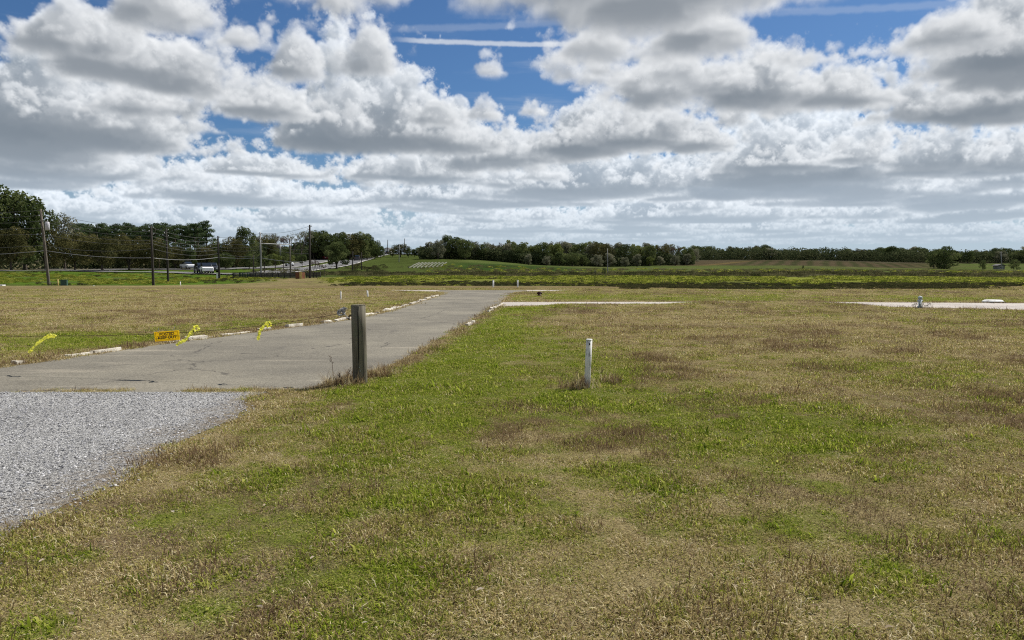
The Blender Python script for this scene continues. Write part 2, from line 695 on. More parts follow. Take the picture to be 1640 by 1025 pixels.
# ================================================================== lie of the land
PROF = {   # direction (given as a column of the photograph): depth in metres, row where the ground shows
    -1400: [(90, 458), (130, 437), (150, 434), (200, 431), (300, 428)],
    0: [(90, 458), (105, 449), (128, 434.5), (140, 434.6), (155, 433), (200, 431), (300, 428)],
    180: [(90, 458), (105, 450), (128, 435.8), (140, 435.2), (155, 433), (200, 431), (300, 427)],
    300: [(85, 459), (100, 452), (118, 443), (128, 440), (140, 436), (155, 432), (175, 430), (300, 426)],
    400: [(80, 459), (100, 447), (112, 443.5), (125, 441), (140, 437.5), (160, 432), (190, 427), (300, 422)],
    500: [(75, 459), (95, 449), (130, 440), (165, 434), (190, 429), (215, 423), (240, 417), (300, 413)],
    560: [(70, 460), (85, 450), (100, 445), (160, 437), (200, 430), (235, 423), (255, 418.5), (290, 413), (330, 410)],
    620: [(65, 461), (76, 457), (88, 447), (100, 443), (150, 439), (190, 433), (240, 424), (300, 414), (360, 407.5), (430, 404)],
    700: [(62, 461.5), (74, 458), (84, 447), (92, 444), (120, 440), (150, 437), (185, 430), (240, 418), (270, 415), (400, 409)],
    780: [(62, 461.5), (74, 458), (84, 447), (92, 444), (120, 440), (150, 437), (185, 432), (240, 421), (270, 417), (400, 410)],
    860: [(62, 461.5), (74, 458), (84, 448), (92, 445), (120, 441), (150, 438), (200, 431), (250, 427), (300, 423), (400, 416)],
    1000: [(62, 462), (74, 459), (84, 449), (92, 445), (120, 441), (150, 438), (200, 433), (260, 428), (320, 424), (450, 416)],
    1100: [(58, 464), (72, 461), (84, 450), (92, 445), (120, 441), (200, 433), (250, 429), (285, 423.5), (330, 420), (500, 414)],
    1220: [(54, 466.5), (70, 463.5), (84, 450), (92, 445), (120, 441), (200, 433), (250, 429), (300, 420), (335, 416.5), (400, 417), (500, 413)],
    1350: [(54, 466), (70, 462.5), (84, 450), (92, 445), (120, 441), (200, 433), (250, 430), (300, 423), (335, 419), (400, 418), (500, 414)],
    1450: [(56, 464), (72, 460), (84, 450), (92, 445.5), (120, 441), (200, 434), (280, 430), (330, 427), (400, 421), (500, 415)],
    1640: [(60, 461), (72, 459), (84, 451), (92, 447), (120, 442), (200, 435), (280, 431), (330, 427), (450, 418)],
    3000: [(60, 461), (72, 459), (84, 451), (92, 447), (120, 442), (200, 435), (280, 431), (330, 427), (450, 418)],
}
PD = np.concatenate([[36.0], np.geomspace(40, 4500, 420)])


def _table():
    us = sorted(PROF)
    rows = []
    for u in us:
        ds = [30, 46] + [d for d, v in PROF[u]] + [700, 1500, 4500]
        zs = [0, 0] + [at(u, v, d).z for d, v in PROF[u]] + [9.0, 16.0, 30.0]
        rows.append(np.interp(PD, ds, zs))
    rows = np.array(rows)
    ug = np.arange(us[0], us[-1] + 1, 20.0)
    T = np.stack([np.interp(ug, us, rows[:, k]) for k in range(len(PD))], 1)
    k1 = np.exp(-0.5 * (np.arange(-6, 7) / 2.2) ** 2)
    k1 /= k1.sum()
    for ax, kk in ((0, k1), (1, np.array([.1, .2, .4, .2, .1]))):
        h = len(kk) // 2
        pad = [(0, 0), (0, 0)]
        pad[ax] = (h, h)
        P = np.pad(T, pad, mode='edge')
        T = sum(w * np.take(P, np.arange(T.shape[ax]) + i, axis=ax) for i, w in enumerate(kk))
    return ug, T


UG, TT = _table()

# main road edges in plan (depth, x): taken from where the photograph shows them
RD_Y = [0.0, 9.0, 9.79, 10.7, 11.5, 13.0, 16.7, 22.8, 32.4, 44.0, 47.8, 50.0]
RD_R = [-2.75, -2.75, -2.72, -2.50, -2.10, -1.90, -1.62, -1.15, -0.53, -0.10, 0.35, 1.4]
RL_Y = [0.0, 8.0, 10.5, 12.2, 14.0, 15.8, 18.5, 22.8, 26.0, 32.0, 44.0, 46.5, 50.0]
RL_L = [-14.0, -11.0, -9.4, -8.25, -7.8, -7.35, -6.45, -5.0, -4.55, -4.2, -3.95, -4.2, -5.8]
APRON_X = -3.00
ROAD_END = 9.79
SIDE_X = [-1.0, 3.0, 10.0, 16.0, 20.0, 24.0, 30.0, 45.0]      # side road: centre depth and half width along x
SIDE_Y = [32.2, 32.6, 32.7, 31.8, 30.4, 29.2, 27.5, 24.0]
SIDE_W = [1.9, 1.6, 1.6, 2.1, 3.0, 3.4, 3.6, 3.6]
CROSS_Y0, CROSS_Y1 = 49.3, 53.5


def smooth01(x, a, b):
    t = np.clip((x - a) / (b - a), 0, 1)
    return t * t * (3 - 2 * t)


def apron_edge(y):
    """Ragged right-hand edge of the chip-seal apron."""
    y = np.asarray(y, float)
    e = APRON_X + 0.5 * (vn(np.full_like(y, 2.2), y, 1.1, 4, 4) - .5)
    return e + 0.2 * smooth01(y, 9.2, 9.74) - 0.35 * smooth01(y, 8.2, 9.5)


def in_road(x, y):
    """How far (m) inside any pavement of the lot a plan point lies; negative outside."""
    main = np.minimum(np.interp(y, RD_Y, RD_R) - x, x - np.interp(y, RL_Y, RL_L))
    main = np.minimum(main, np.minimum(y - ROAD_END + 0.2, CROSS_Y1 - y))
    apron = np.minimum(apron_edge(y) - x, ROAD_END + 0.02 - y)
    side = np.where(x > -0.4, np.interp(x, SIDE_X, SIDE_W) - np.abs(y - np.interp(x, SIDE_X, SIDE_Y)), -9.0)
    cross = np.minimum(np.minimum(y - CROSS_Y0, CROSS_Y1 - y), np.minimum(x + 14.0, 14.0 - x))
    return np.maximum(np.maximum(main, apron), np.maximum(side, cross))


def land(x, y, bed=False):
    """Ground height; bed: the smooth bed that the pavements are laid on."""
    x = np.asarray(x, np.float64)
    y = np.asarray(y, np.float64)
    yy = np.maximum(y, 1.0)
    u = np.clip(820 + F_PX * x / yy, UG[0], UG[-1] - 1)
    fu = (u - UG[0]) / 20.0
    iu = np.clip(fu.astype(int), 0, len(UG) - 2)
    tu = fu - iu
    fd = np.interp(yy, PD, np.arange(len(PD)))
    idd = np.clip(fd.astype(int), 0, len(PD) - 2)
    td = fd - idd
    z = (TT[iu, idd] * (1 - tu) * (1 - td) + TT[iu + 1, idd] * tu * (1 - td) + TT[iu, idd + 1] * (1 - tu) * td + TT[iu + 1, idd + 1] * tu * td)
    z = np.where(y < 40, 0.0, z)
    if bed:
        return z
    inside = in_road(x, y)
    off = smooth01(-inside, 0.0, 1.6)
    # soft swells of the mown lot: one stands in front of the side road, others before the cross street
    sw = (0.125 * smooth01(x, 0.4, 2.2) + 0.085 * smooth01(x, 5.5, 7.5)) * np.exp(-((y - 28.6) / 2.0) ** 2) * smooth01(x, 15.5, 11.5)
    sw = sw + 0.17 * np.exp(-((y - 45.5) / 2.6) ** 2) * (smooth01(x, 1.6, 5.0) + smooth01(x, -6.0, -9.0))
    z = z + sw * off - 0.09 * smooth01(x, 13, 17) * smooth01(y, 19, 27) * smooth01(y, 40, 34) * off
    wob = 0.05 * (vn(x, y, 0.35, 4, 1) - 0.5) * smooth01(y, 60, 30) + 0.045 * (vn(x, y, 1.4, 3, 2) - .5) * smooth01(y, 30, 15)
    wob = wob + 0.5 * (vn(x, y, 0.05, 4, 3) - 0.5) * smooth01(y, 60, 110)
    # the lot is a hand higher than its pavements, which lie in a shallow bed
    return z + 0.012 + (wob + 0.03) * off - 0.06 * smooth01(inside, 0.02, 0.22)


def gz(x, y):
    return float(land(np.array([x]), np.array([y]))[0])


# ---- what grows where (0 straw .. 1 green), from the look of the photograph
PATCH = [  # u, v, half width, half height (px), green shift
    (760, 540, 70, 60, .40), (800, 505, 40, 25, .30), (640, 610, 70, 30, .30), (720, 590, 60, 40, .25), (560, 635, 70, 14, .45), (700, 640, 90, 30, .15),
    (885, 570, 70, 45, .25), (980, 600, 60, 35, .25), (1020, 670, 120, 50, .28), (1180, 670, 130, 45, .30), (1330, 700, 140, 40, .24),
    (1480, 690, 150, 40, .18), (900, 640, 80, 25, .15), (700, 740, 160, 35, .16), (980, 775, 60, 22, .25), (1200, 740, 120, 40, .18),
    (620, 930, 60, 30, .34), (350, 975, 70, 30, .30), (250, 830, 50, 25, .32), (450, 850, 120, 40, .10), (800, 800, 70, 25, .22),
    (1400, 880, 50, 14, .40), (1480, 940, 40, 30, .34), (1310, 860, 60, 25, .22), (60, 1010, 60, 20, .30), (1600, 860, 60, 30, .15),
    (1230, 850, 60, 30, .16), (1450, 605, 150, 25, .16), (900, 1000, 60, 20, .15), (480, 770, 90, 40, .14),
    (90, 545, 130, 14, .35), (210, 543, 60, 9, .35), (380, 521, 70, 8, .30), (640, 486, 60, 6, .18), (365, 630, 45, 5, .6), (450, 634, 60, 5, .3), (50, 630, 50, 3, .5), (200, 545, 130, 8, .2),
    (900, 474, 120, 7, .22), (1150, 480, 220, 6, .26), (1500, 478, 120, 4, .35), (860, 500, 60, 15, .15),
    (1100, 520, 200, 14, -.30), (1400, 540, 200, 22, -.30), (1180, 548, 80, 12, -.25), (1570, 560, 110, 25, -.28), (1000, 505, 120, 10, -.25),
    (1240, 620, 120, 20, -.22), (1150, 950, 200, 70, -.14), (950, 970, 160, 40, -.14), (1560, 800, 80, 30, -.18), (150, 880, 120, 30, -.12),
    (300, 490, 250, 20, -.25), (700, 890, 120, 25, -.14), (560, 870, 60, 30, -.10), (1550, 985, 90, 40, -.12),
]
_pp = []
for (u, v, hu, hv, a) in PATCH:
    x0, y0 = gp(u, v)
    y1 = gp(u, v - hv)[1] if v - hv > 436 else y0 * 1.3
    y2 = gp(u, v + hv)[1]
    _pp.append((x0, y0, hu / F_PX * y0, (y1 - y2) / 2, a))


def greenness(x, y):
    wx = x + 0.8 * (vn(x, y, 0.9, 3, 21) - .5) * np.clip(y / 8, .5, 3)
    wy = y + 1.2 * (vn(x, y, 0.9, 3, 22) - .5) * np.clip(y / 8, .5, 4)
    g = 0.325 + 0.42 * (vn(x, y, 0.55, 4, 5) - .5) + 0.40 * (vn(x, y, 2.6, 3, 6) - .5) + 0.55 * (vn(x, y, 6.5, 2, 16) - .5)
    for (px, py, rx, ry, a) in _pp:
        g = g + a * np.exp(-(((wx - px) / rx) ** 2 + ((wy - py) / ry) ** 2))
    # dead fringe along the pavement edges
    fr = in_road(x, y)
    g = g - 0.38 * smooth01(fr, -0.55, -0.1) * smooth01(y, 3, 9)
    return np.clip(g, 0, 1)


def ground_colour(x, y):
    """Base colour of the soil, thatch and crops, by place."""
    n = len(x)
    g = greenness(x, y)
    straw, green, soil = np.array([.185, .150, .074]), np.array([.112, .125, .030]), np.array([.130, .098, .058])
    b = smooth01(vn(x, y, 0.8, 4, 8), .52, .72)[:, None]
    c = straw * (1 - b) + soil * b
    k = smooth01(g, 0.30, 0.75)[:, None]
    c = c * (1 - k) + green * k
    u = 820 + F_PX * x / np.maximum(y, 1)

    def lay(c, col, w):
        return c * (1 - w[:, None]) + np.array(col) * w[:, None]
    jag = 5.0 * (vn(x, y, 0.12, 3, 9) - .5)
    # mown brown margin behind the cross street, then the ditch bank with rank weeds
    far = y + jag
    c = lay(c, (.150, .120, .060), smooth01(far, 52, 58) * smooth01(far, 78, 72))
    c = lay(c, (.050, .060, .022), smooth01(far, 71, 75) * smooth01(far, 84, 79) * smooth01(u, 500, 640))
    c = lay(c, (.140, .158, .030), smooth01(far, 78, 83) * smooth01(u, 470, 600))
    c = lay(c, (.085, .090, .030), smooth01(far, 95, 100) * smooth01(u, 560, 700))
    c = lay(c, (.062, .060, .034), smooth01(far, 104, 110) * smooth01(far, 135, 120) * smooth01(u, 600, 760))
    c = lay(c, (.062, .082, .024), smooth01(far, 125, 150) * smooth01(u, 640, 780))
    c = lay(c, (.028, .050, .013), smooth01(far, 165, 180) * smooth01(far, 250, 220) * smooth01(u, 640, 700) * smooth01(u, 1000, 850))
    st = smooth01(vn(x * 0.25, y, 0.10, 3, 14), .5, .62)
    c = lay(c, (.080, .085, .034), st * smooth01(far, 150, 175) * smooth01(u, 850, 950) * 0.8)
    # bank on the left, rank and green up to the highway
    lb = smooth01(far, 86, 90) * smooth01(u, 470, 380)
    c = lay(c, (.058, .098, .014), lb)
    c = lay(c, (.060, .055, .028), smooth01(vn(x, y, .25, 3, 12), .58, .72) * lb * 0.7)
    c = lay(c, (.050, .066, .018), smooth01(far, 100, 108) * smooth01(u, 380, 420) * smooth01(u, 760, 700))
    c = lay(c, (.100, .085, .050), smooth01(far, 150, 156) * smooth01(u, 330, 280) * 0.9)
    # brown hill with stubble rows on the right, colour lowered partway for cloud shade, soil under the woods
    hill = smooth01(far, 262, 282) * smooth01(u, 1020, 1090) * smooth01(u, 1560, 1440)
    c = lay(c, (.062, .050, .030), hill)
    rows = 0.5 + 0.5 * np.sin((x * 0.92 - y * 0.38) * 1.15 + 3 * vn(x, y, .02, 2, 3))
    c = lay(c, (.038, .040, .019), hill * smooth01(rows, .35, .75) * smooth01(u, 1150, 1200))
    c = lay(c, (.095, .072, .032), hill * smooth01(np.abs(x - (0.155 * (y - 275) * 4 + 70)), 3.5, 1.5) * smooth01(y, 330, 315))
    c = lay(c, (.055, .050, .032), smooth01(far, 370, 400))
    return c


# ------------------------------------------------------------------ terrain sheet (fine near by, coarse far off)
def build_ground():
    fine = np.radians(np.linspace(-46, 46, 440))
    ang = np.concatenate([np.radians(np.linspace(-180, -48, 40)), fine, np.radians(np.linspace(48, 180, 40))])
    rad = np.concatenate([[0.25, 0.8, 1.4], np.geomspace(1.9, 60, 250), np.geomspace(61, 520, 190), np.geomspace(540, 9000, 40)])
    A, Q = np.meshgrid(ang, rad)
    x, y = (np.sin(A) * Q).ravel(), (np.cos(A) * Q).ravel()
    z = land(x, y)
    nr, na = A.shape
    i, j = np.meshgrid(np.arange(nr - 1), np.arange(na - 1), indexing='ij')
    i, j = i.ravel(), j.ravel()
    f = np.stack([i * na + j, i * na + j + 1, (i + 1) * na + j + 1, (i + 1) * na + j], 1)[:, ::-1]
    me = mesh_np('ground', np.stack([x, y, z], 1), f, True)
    at_ = me.attributes.new('tone', 'FLOAT_COLOR', 'POINT')
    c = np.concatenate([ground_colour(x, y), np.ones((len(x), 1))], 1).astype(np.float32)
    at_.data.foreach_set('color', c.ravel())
    m, B, out = newmat('turf_and_fields')
    p = pos(B)
    base = attr(B, 'tone')
    n1 = B.noise(p, 1.1, 6.0, 0.65)
    n2 = B.noise(p, 26.0, 5.0, 0.75)
    n4 = B.ss(B.noise(B.vmath('MULTIPLY', p, (1, 1, 1)), 95.0, 3.0, 0.7), .34, .66, 0.45, 1.45)
    n3 = B.noise(B.vmath('MULTIPLY', p, (1, .35, 1)), 0.11, 6.0, 0.62)
    k = B.mul(B.mad(n1, 0.8, 0.6), B.mul(B.mad(n2, 1.0, 0.5), B.mad(n3, 0.9, 0.55)))
    col = B.vmath('SCALE', base, B.mul(k, n4))
    surf(B, out, col, 1.0, bump(B, n2, 0.6, 0.03), spec=0.0)
    me.materials.append(m)
    return tag(link(bpy.data.objects.new('ground', me)), 'mown lot of straw and green grass running out to rough fields', kind='structure')


ground = build_ground()


# ------------------------------------------------------------------ pavements
def strip(name, left, right, mat, lift, nw=8, step=0.6):
    """A pavement sheet between two plan edges (lists of (x, y)), following the ground."""
    def resample(pl):
        pl = np.array(pl, float)
        s = np.concatenate([[0], np.cumsum(np.hypot(*np.diff(pl, axis=0).T))])
        return pl, s / s[-1], s[-1]
    pl, sl, L1 = resample(left)
    pr, sr, L2 = resample(right)
    n = max(4, int(max(L1, L2) / step))
    t = np.linspace(0, 1, n)
    a = np.stack([np.interp(t, sl, pl[:, 0]), np.interp(t, sl, pl[:, 1])], 1)
    b = np.stack([np.interp(t, sr, pr[:, 0]), np.interp(t, sr, pr[:, 1])], 1)
    w = np.linspace(0, 1, nw)
    P = a[:, None, :] * (1 - w)[None, :, None] + b[:, None, :] * w[None, :, None]
    x, y = P[..., 0].ravel(), P[..., 1].ravel()
    z = land(x, y, True) + lift
    i, j = np.meshgrid(np.arange(n - 1), np.arange(nw - 1), indexing='ij')
    i, j = i.ravel(), j.ravel()
    f = np.stack([i * nw + j, i * nw + j + 1, (i + 1) * nw + j + 1, (i + 1) * nw + j], 1)
    me = mesh_np(name, np.stack([x, y, z], 1), f, True)
    bm = bmesh.new()
    bm.from_mesh(me)
    bmesh.ops.recalc_face_normals(bm, faces=bm.faces)
    if sum(q.normal.z for q in bm.faces) < 0:
        bmesh.ops.reverse_faces(bm, faces=bm.faces)
    bm.to_mesh(me)
    bm.free()
    me.materials.append(mat)
    return link(bpy.data.objects.new(name, me))


def road_material(name, c0, c1, stain, grit=90.0, streak=(0.25, 1.6, 1)):
    m, B, out = newmat(name)
    p = pos(B)
    big = B.noise(p, 0.35, 5.0, 0.6)
    st = B.noise(B.vmath('MULTIPLY', p, streak), 1.3, 5.0, 0.6)
    g = B.noise(p, grit, 3.0, 0.7)
    v = B.voronoi(p, grit * 0.8, out='Color')
    col = B.mix(B.ss(big, .32, .70), c1, c0)
    col = B.mix(B.ss(st, .56, .74, 0, .6), col, stain)
    lum = B.mad(B.sep(v)[0], 0.62, B.mad(g, 0.7, 0.36))
    col = B.vmath('SCALE', col, lum)
    # hairline cracks
    cr = B.voronoi(B.vmath('ADD', p, B.vmath('SCALE', B.noise(p, 2.0, 3.0, .6, out=1), 0.5)), 0.42, feature='DISTANCE_TO_EDGE')
    ck = B.mul(B.ss(cr, 0.010, 0.003), B.ss(B.noise(p, .5, 2.0), .42, .55, 0, .75))
    col = B.mix(ck, col, (.06, .055, .05))
    oil = B.mul(B.ss(B.noise(B.vmath('MULTIPLY', p, (1.6, .5, 1)), .9, 4.0, .6), .60, .74, 0, .45), 1.0)
    col = B.mix(oil, col, (.085, .080, .072))
    surf(B, out, col, 0.95, bump(B, g, 0.5, 0.006), spec=0.08)
    return m


M_ROAD = road_material('aged_asphalt', (.200, .184, .146), (.135, .125, .103), (.29, .26, .205))
ys = sorted(set([9.75] + [y for y in RD_Y + RL_Y if 9.8 < y <= 50] + list(np.arange(10.5, 50, 1.5)) + [53.4]))
wig = lambda y, s: 0.10 * (float(vn(np.array([3.0 * s]), np.array([y]), 1.3, 3, s)[0]) - .5)
le = [(float(np.interp(y, RL_Y, RL_L)) + wig(y, 3), y) for y in ys]
re = [(float(np.interp(y, RD_Y, RD_R)) + wig(y, 5), y) for y in ys]
tag(strip('access_road', le, re, M_ROAD, 0.004, 14, 0.25), 'worn grey asphalt lane running back to a junction', kind='structure')
sx = list(np.arange(-0.5, 45, 1.0))
M_SIDE = road_material('pale_asphalt', (.42, .385, .345), (.34, .31, .28), (.47, .43, .39))
tag(strip('side_road', [(x, float(np.interp(x, SIDE_X, SIDE_Y) + np.interp(x, SIDE_X, SIDE_W))) for x in sx],
          [(x, float(np.interp(x, SIDE_X, SIDE_Y) - np.interp(x, SIDE_X, SIDE_W))) for x in sx], M_SIDE, 0.008, 8, 0.5), 'pale side road crossing the lot to the right', kind='structure')
for a, b in ((-14.0, -5.0), (1.0, 14.0)):
    tag(strip('cross_street', [(a, CROSS_Y1), (b, CROSS_Y1)], [(a, CROSS_Y0), (b, CROSS_Y0)], M_SIDE, 0.012, 6, 0.5), 'strip of cross street at the far end of the lane', kind='structure')

# chip-seal apron nearest the camera
m, B, out = newmat('chip_seal')
p = pos(B)
vc = B.voronoi(p, 105.0, out='Color')
ve = B.voronoi(p, 105.0, feature='DISTANCE_TO_EDGE')
big = B.noise(p, 0.7, 5.0, 0.6)
tone = B.mul(B.ss(B.sep(vc)[0], 0.0, 1.0, 0.07, 0.74), B.mad(big, 0.8, 0.66))
col = B.vmath('MULTIPLY', B.comb(tone, tone, tone), (1.0, 0.99, 0.955))
col = B.mix(B.ss(ve, 0.10, 0.02, 0, .75), col, (.045, .045, .048))
tar = B.noise(B.vmath('MULTIPLY', p, (1, 1.6, 1)), 0.55, 4.0, .6)
col = B.mix(B.ss(tar, .60, .75, 0, .45), col, (.10, .10, .105))
px = B.sep(p)
dirt = B.mul(B.ss(B.add(px[0], B.mul(B.sub(B.noise(p, 2.2, 5.0, .65), .5), 1.5)), APRON_X - .75, APRON_X + .05), B.ss(B.noise(p, 9.0, 4.0, .7), .36, .60, .35, 1.0))
col = B.mix(B.mul(dirt, .85), col, (.20, .155, .098))
surf(B, out, col, 0.8, bump(B, B.ss(ve, 0, .35), 0.9, 0.010), spec=0.2)
M_CHIP = m
ay = list(np.arange(0.6, 9.5, 0.1)) + [9.5, 9.6, 9.74]


tag(strip('gravel_apron', [(-14.0, y) for y in ay], [(float(apron_edge(y)), y) for y in ay], M_CHIP, 0.016, 40, 0.12), 'grey chip-seal apron in front of the lane', kind='structure')


# ------------------------------------------------------------------ the highway beyond the left bank
M_HWY = road_material('highway_asphalt', (.150, .150, .150), (.115, .115, .118), (.18, .176, .172), 6.0)
M_LINE = simple('road_paint', (.72, .70, .62), (.5, .48, .42), 0.7, 1.5, bmp=0)


def ribbon(pts, width, lift, name, mat, off=0.0, label=None):
    """Pavement along (u, v-free) plan points, sampled smoothly."""
    pts = [Vector((*p, 0)) for p in pts]
    path = []
    for i in range(len(pts) - 1):
        p0, p1, p2, p3 = pts[max(i - 1, 0)], pts[i], pts[i + 1], pts[min(i + 2, len(pts) - 1)]
        for k in range(12):
            t = k / 12
            path.append(0.5 * ((2 * p1) + (p2 - p0) * t + (2 * p0 - 5 * p1 + 4 * p2 - p3) * t * t + (3 * p1 - p0 - 3 * p2 + p3) * t ** 3))
    path.append(pts[-1])
    L, Rr = [], []
    for i, p in enumerate(path):
        d = (path[min(i + 1, len(path) - 1)] - path[max(i - 1, 0)]).normalized()
        n = Vector((-d.y, d.x, 0))
        q = p + n * off
        L.append(tuple((q + n * width / 2)[:2]))
        Rr.append(tuple((q - n * width / 2)[:2]))
    o = strip(name, L, Rr, mat, lift, 5, 2.0)
    o.data.vertices.foreach_set('co', _drape(o.data, lift))
    if label:
        tag(o, label, kind='structure')
    return o


def _drape(me, lift):
    co = np.empty(len(me.vertices) * 3, np.float32)
    me.vertices.foreach_get('co', co)
    co = co.reshape(-1, 3)
    co[:, 2] = land(co[:, 0], co[:, 1]) + lift
    return co.ravel()


def plan(u, D):
    return ((u - 820) / F_PX * D, D)


NEAR_LANE = [plan(-700, 146), plan(-200, 143), plan(100, 140), plan(250, 136), plan(340, 130), plan(400, 128), plan(450, 148), plan(500, 182), plan(545, 225), plan(580, 280), plan(606, 350), plan(622, 430)]
FAR_LANE = [plan(-700, 164), plan(-200, 161), plan(100, 158), plan(250, 156), plan(340, 158), plan(400, 170), plan(450, 192), plan(490, 226), plan(535, 275), plan(572, 335), plan(600, 400), plan(616, 470)]
ribbon(NEAR_LANE, 7.5, 0.16, 'highway', M_HWY, label='near carriageway of the divided highway behind the green bank')
ribbon(FAR_LANE, 7.5, 0.16, 'highway', M_HWY, label='far carriageway of the divided highway behind the green bank')
for pl in (NEAR_LANE, FAR_LANE):
    for off in (-3.45, 3.45):
        ribbon(pl, 0.30, 0.175, 'lane_line', M_LINE, off, 'painted edge line of the highway')

# ================================================================== scattered ground cover (grass, weeds, stones)
def scatter(name, pts, kind, rot, scl, protos, tilt=None):
    """Instances of small clump meshes on points: ground cover nobody could count, one object."""
    me = bpy.data.meshes.new(name)
    me.vertices.add(len(pts))
    me.vertices.foreach_set('co', np.asarray(pts, np.float32).ravel())
    for an, ty, dat in (('pick', 'INT', kind), ('spin', 'FLOAT', rot)):
        a = me.attributes.new(an, ty, 'POINT')
        a.data.foreach_set('value', np.asarray(dat, np.int32 if ty == 'INT' else np.float32))
    a = me.attributes.new('size', 'FLOAT_VECTOR', 'POINT')
    a.data.foreach_set('vector', np.asarray(scl, np.float32).ravel())
    me.update()
    o = link(bpy.data.objects.new(name, me))
    src = bpy.data.collections.new(name + '_clumps')
    for i, pm in enumerate(protos):
        src.objects.link(bpy.data.objects.new('%s_clump_%02d' % (name, i), pm))
    g = bpy.data.node_groups.new(name + '_scatter', 'GeometryNodeTree')
    g.interface.new_socket('Geometry', in_out='INPUT', socket_type='NodeSocketGeometry')
    g.interface.new_socket('Geometry', in_out='OUTPUT', socket_type='NodeSocketGeometry')
    N = g.nodes.new
    gi, go = N('NodeGroupInput'), N('NodeGroupOutput')
    ip = N('GeometryNodeInstanceOnPoints')
    ci = N('GeometryNodeCollectionInfo')
    ci.inputs['Collection'].default_value = src
    ci.inputs['Separate Children'].default_value = True
    ci.inputs['Reset Children'].default_value = True

    def named(n, t):
        a = N('GeometryNodeInputNamedAttribute')
        a.data_type = t
        a.inputs['Name'].default_value = n
        return a.outputs['Attribute']
    cx = N('ShaderNodeCombineXYZ')
    g.links.new(named('spin', 'FLOAT'), cx.inputs[2])
    g.links.new(gi.outputs[0], ip.inputs['Points'])
    g.links.new(ci.outputs[0], ip.inputs['Instance'])
    ip.inputs['Pick Instance'].default_value = True
    g.links.new(named('pick', 'INT'), ip.inputs['Instance Index'])
    g.links.new(cx.outputs[0], ip.inputs['Rotation'])
    g.links.new(named('size', 'FLOAT_VECTOR'), ip.inputs['Scale'])
    g.links.new(ip.outputs[0], go.inputs[0])
    md = o.modifiers.new('scatter', 'NODES')
    md.node_group = g
    return o


def blade_clump(name, seed, n, rad, h0, h1, w, lean, mat, curl=0.5):
    """A tuft: n bent blades, each two quads and a tip."""
    r = np.random.default_rng(seed)
    V, F, T = [], [], []
    for i in range(n):
        a = r.random() * 2 * pi
        q = rad * math.sqrt(r.random())
        b = np.array([q * cos(a), q * sin(a), -0.004])
        d = r.random() * 2 * pi
        h = h0 + (h1 - h0) * r.random() ** 1.5
        l = lean * (0.35 + r.random())
        fw = np.array([cos(d), sin(d), 0])
        sd = np.array([-sin(d), cos(d), 0]) * w * (0.6 + 0.8 * r.random())
        el0 = max(0.08, pi / 2 - l)
        el1 = el0 - curl * (0.4 + r.random())
        m = b + h * .55 * (fw * cos(el0) + np.array([0, 0, sin(el0)]))
        t = m + h * .55 * (fw * cos(el1) + np.array([0, 0, sin(el1)]))
        t[2] = max(t[2], 0.003)
        k = len(V)
        V += [b - sd * .5, b + sd * .5, m + sd * .45, m - sd * .45, t]
        F += [(k, k + 1, k + 2, k + 3), (k + 3, k + 2, k + 4, k + 4)]
        T += [r.random()] * 5
    me = bpy.data.meshes.new(name)
    me.from_pydata([tuple(v) for v in V], [], [f if f[2] != f[3] else f[:3] for f in F])
    a = me.attributes.new('tint', 'FLOAT', 'POINT')
    a.data.foreach_set('value', np.asarray(T, np.float32))
    me.materials.append(mat)
    me.update()
    return me


def leaf_clump(name, seed, n, rad, height, size, mat, stems=6, stem_mat=None):
    """Leafy weed: stems with leaves all the way up."""
    r = np.random.default_rng(seed)
    V, F, T = [], [], []
    for i in range(n):
        a = r.random() * 2 * pi
        z = height * r.random() ** 0.8
        q = rad * math.sqrt(r.random()) * (1 - 0.4 * z / height)
        c = np.array([q * cos(a), q * sin(a), z])
        d1 = r.standard_normal(3)
        d1 /= np.linalg.norm(d1)
        d2 = np.cross(d1, r.standard_normal(3))
        d2 /= np.linalg.norm(d2)
        s = size * (0.5 + r.random())
        k = len(V)
        V += [c - d1 * s, c + d2 * s * .45, c + d1 * s, c - d2 * s * .45]
        F.append((k, k + 1, k + 2, k + 3))
        T += [r.random()] * 4
    me = bpy.data.meshes.new(name)
    me.from_pydata([tuple(v) for v in V], [], F)
    a = me.attributes.new('tint', 'FLOAT', 'POINT')
    a.data.foreach_set('value', np.asarray(T, np.float32))
    me.materials.append(mat)
    me.update()
    return me


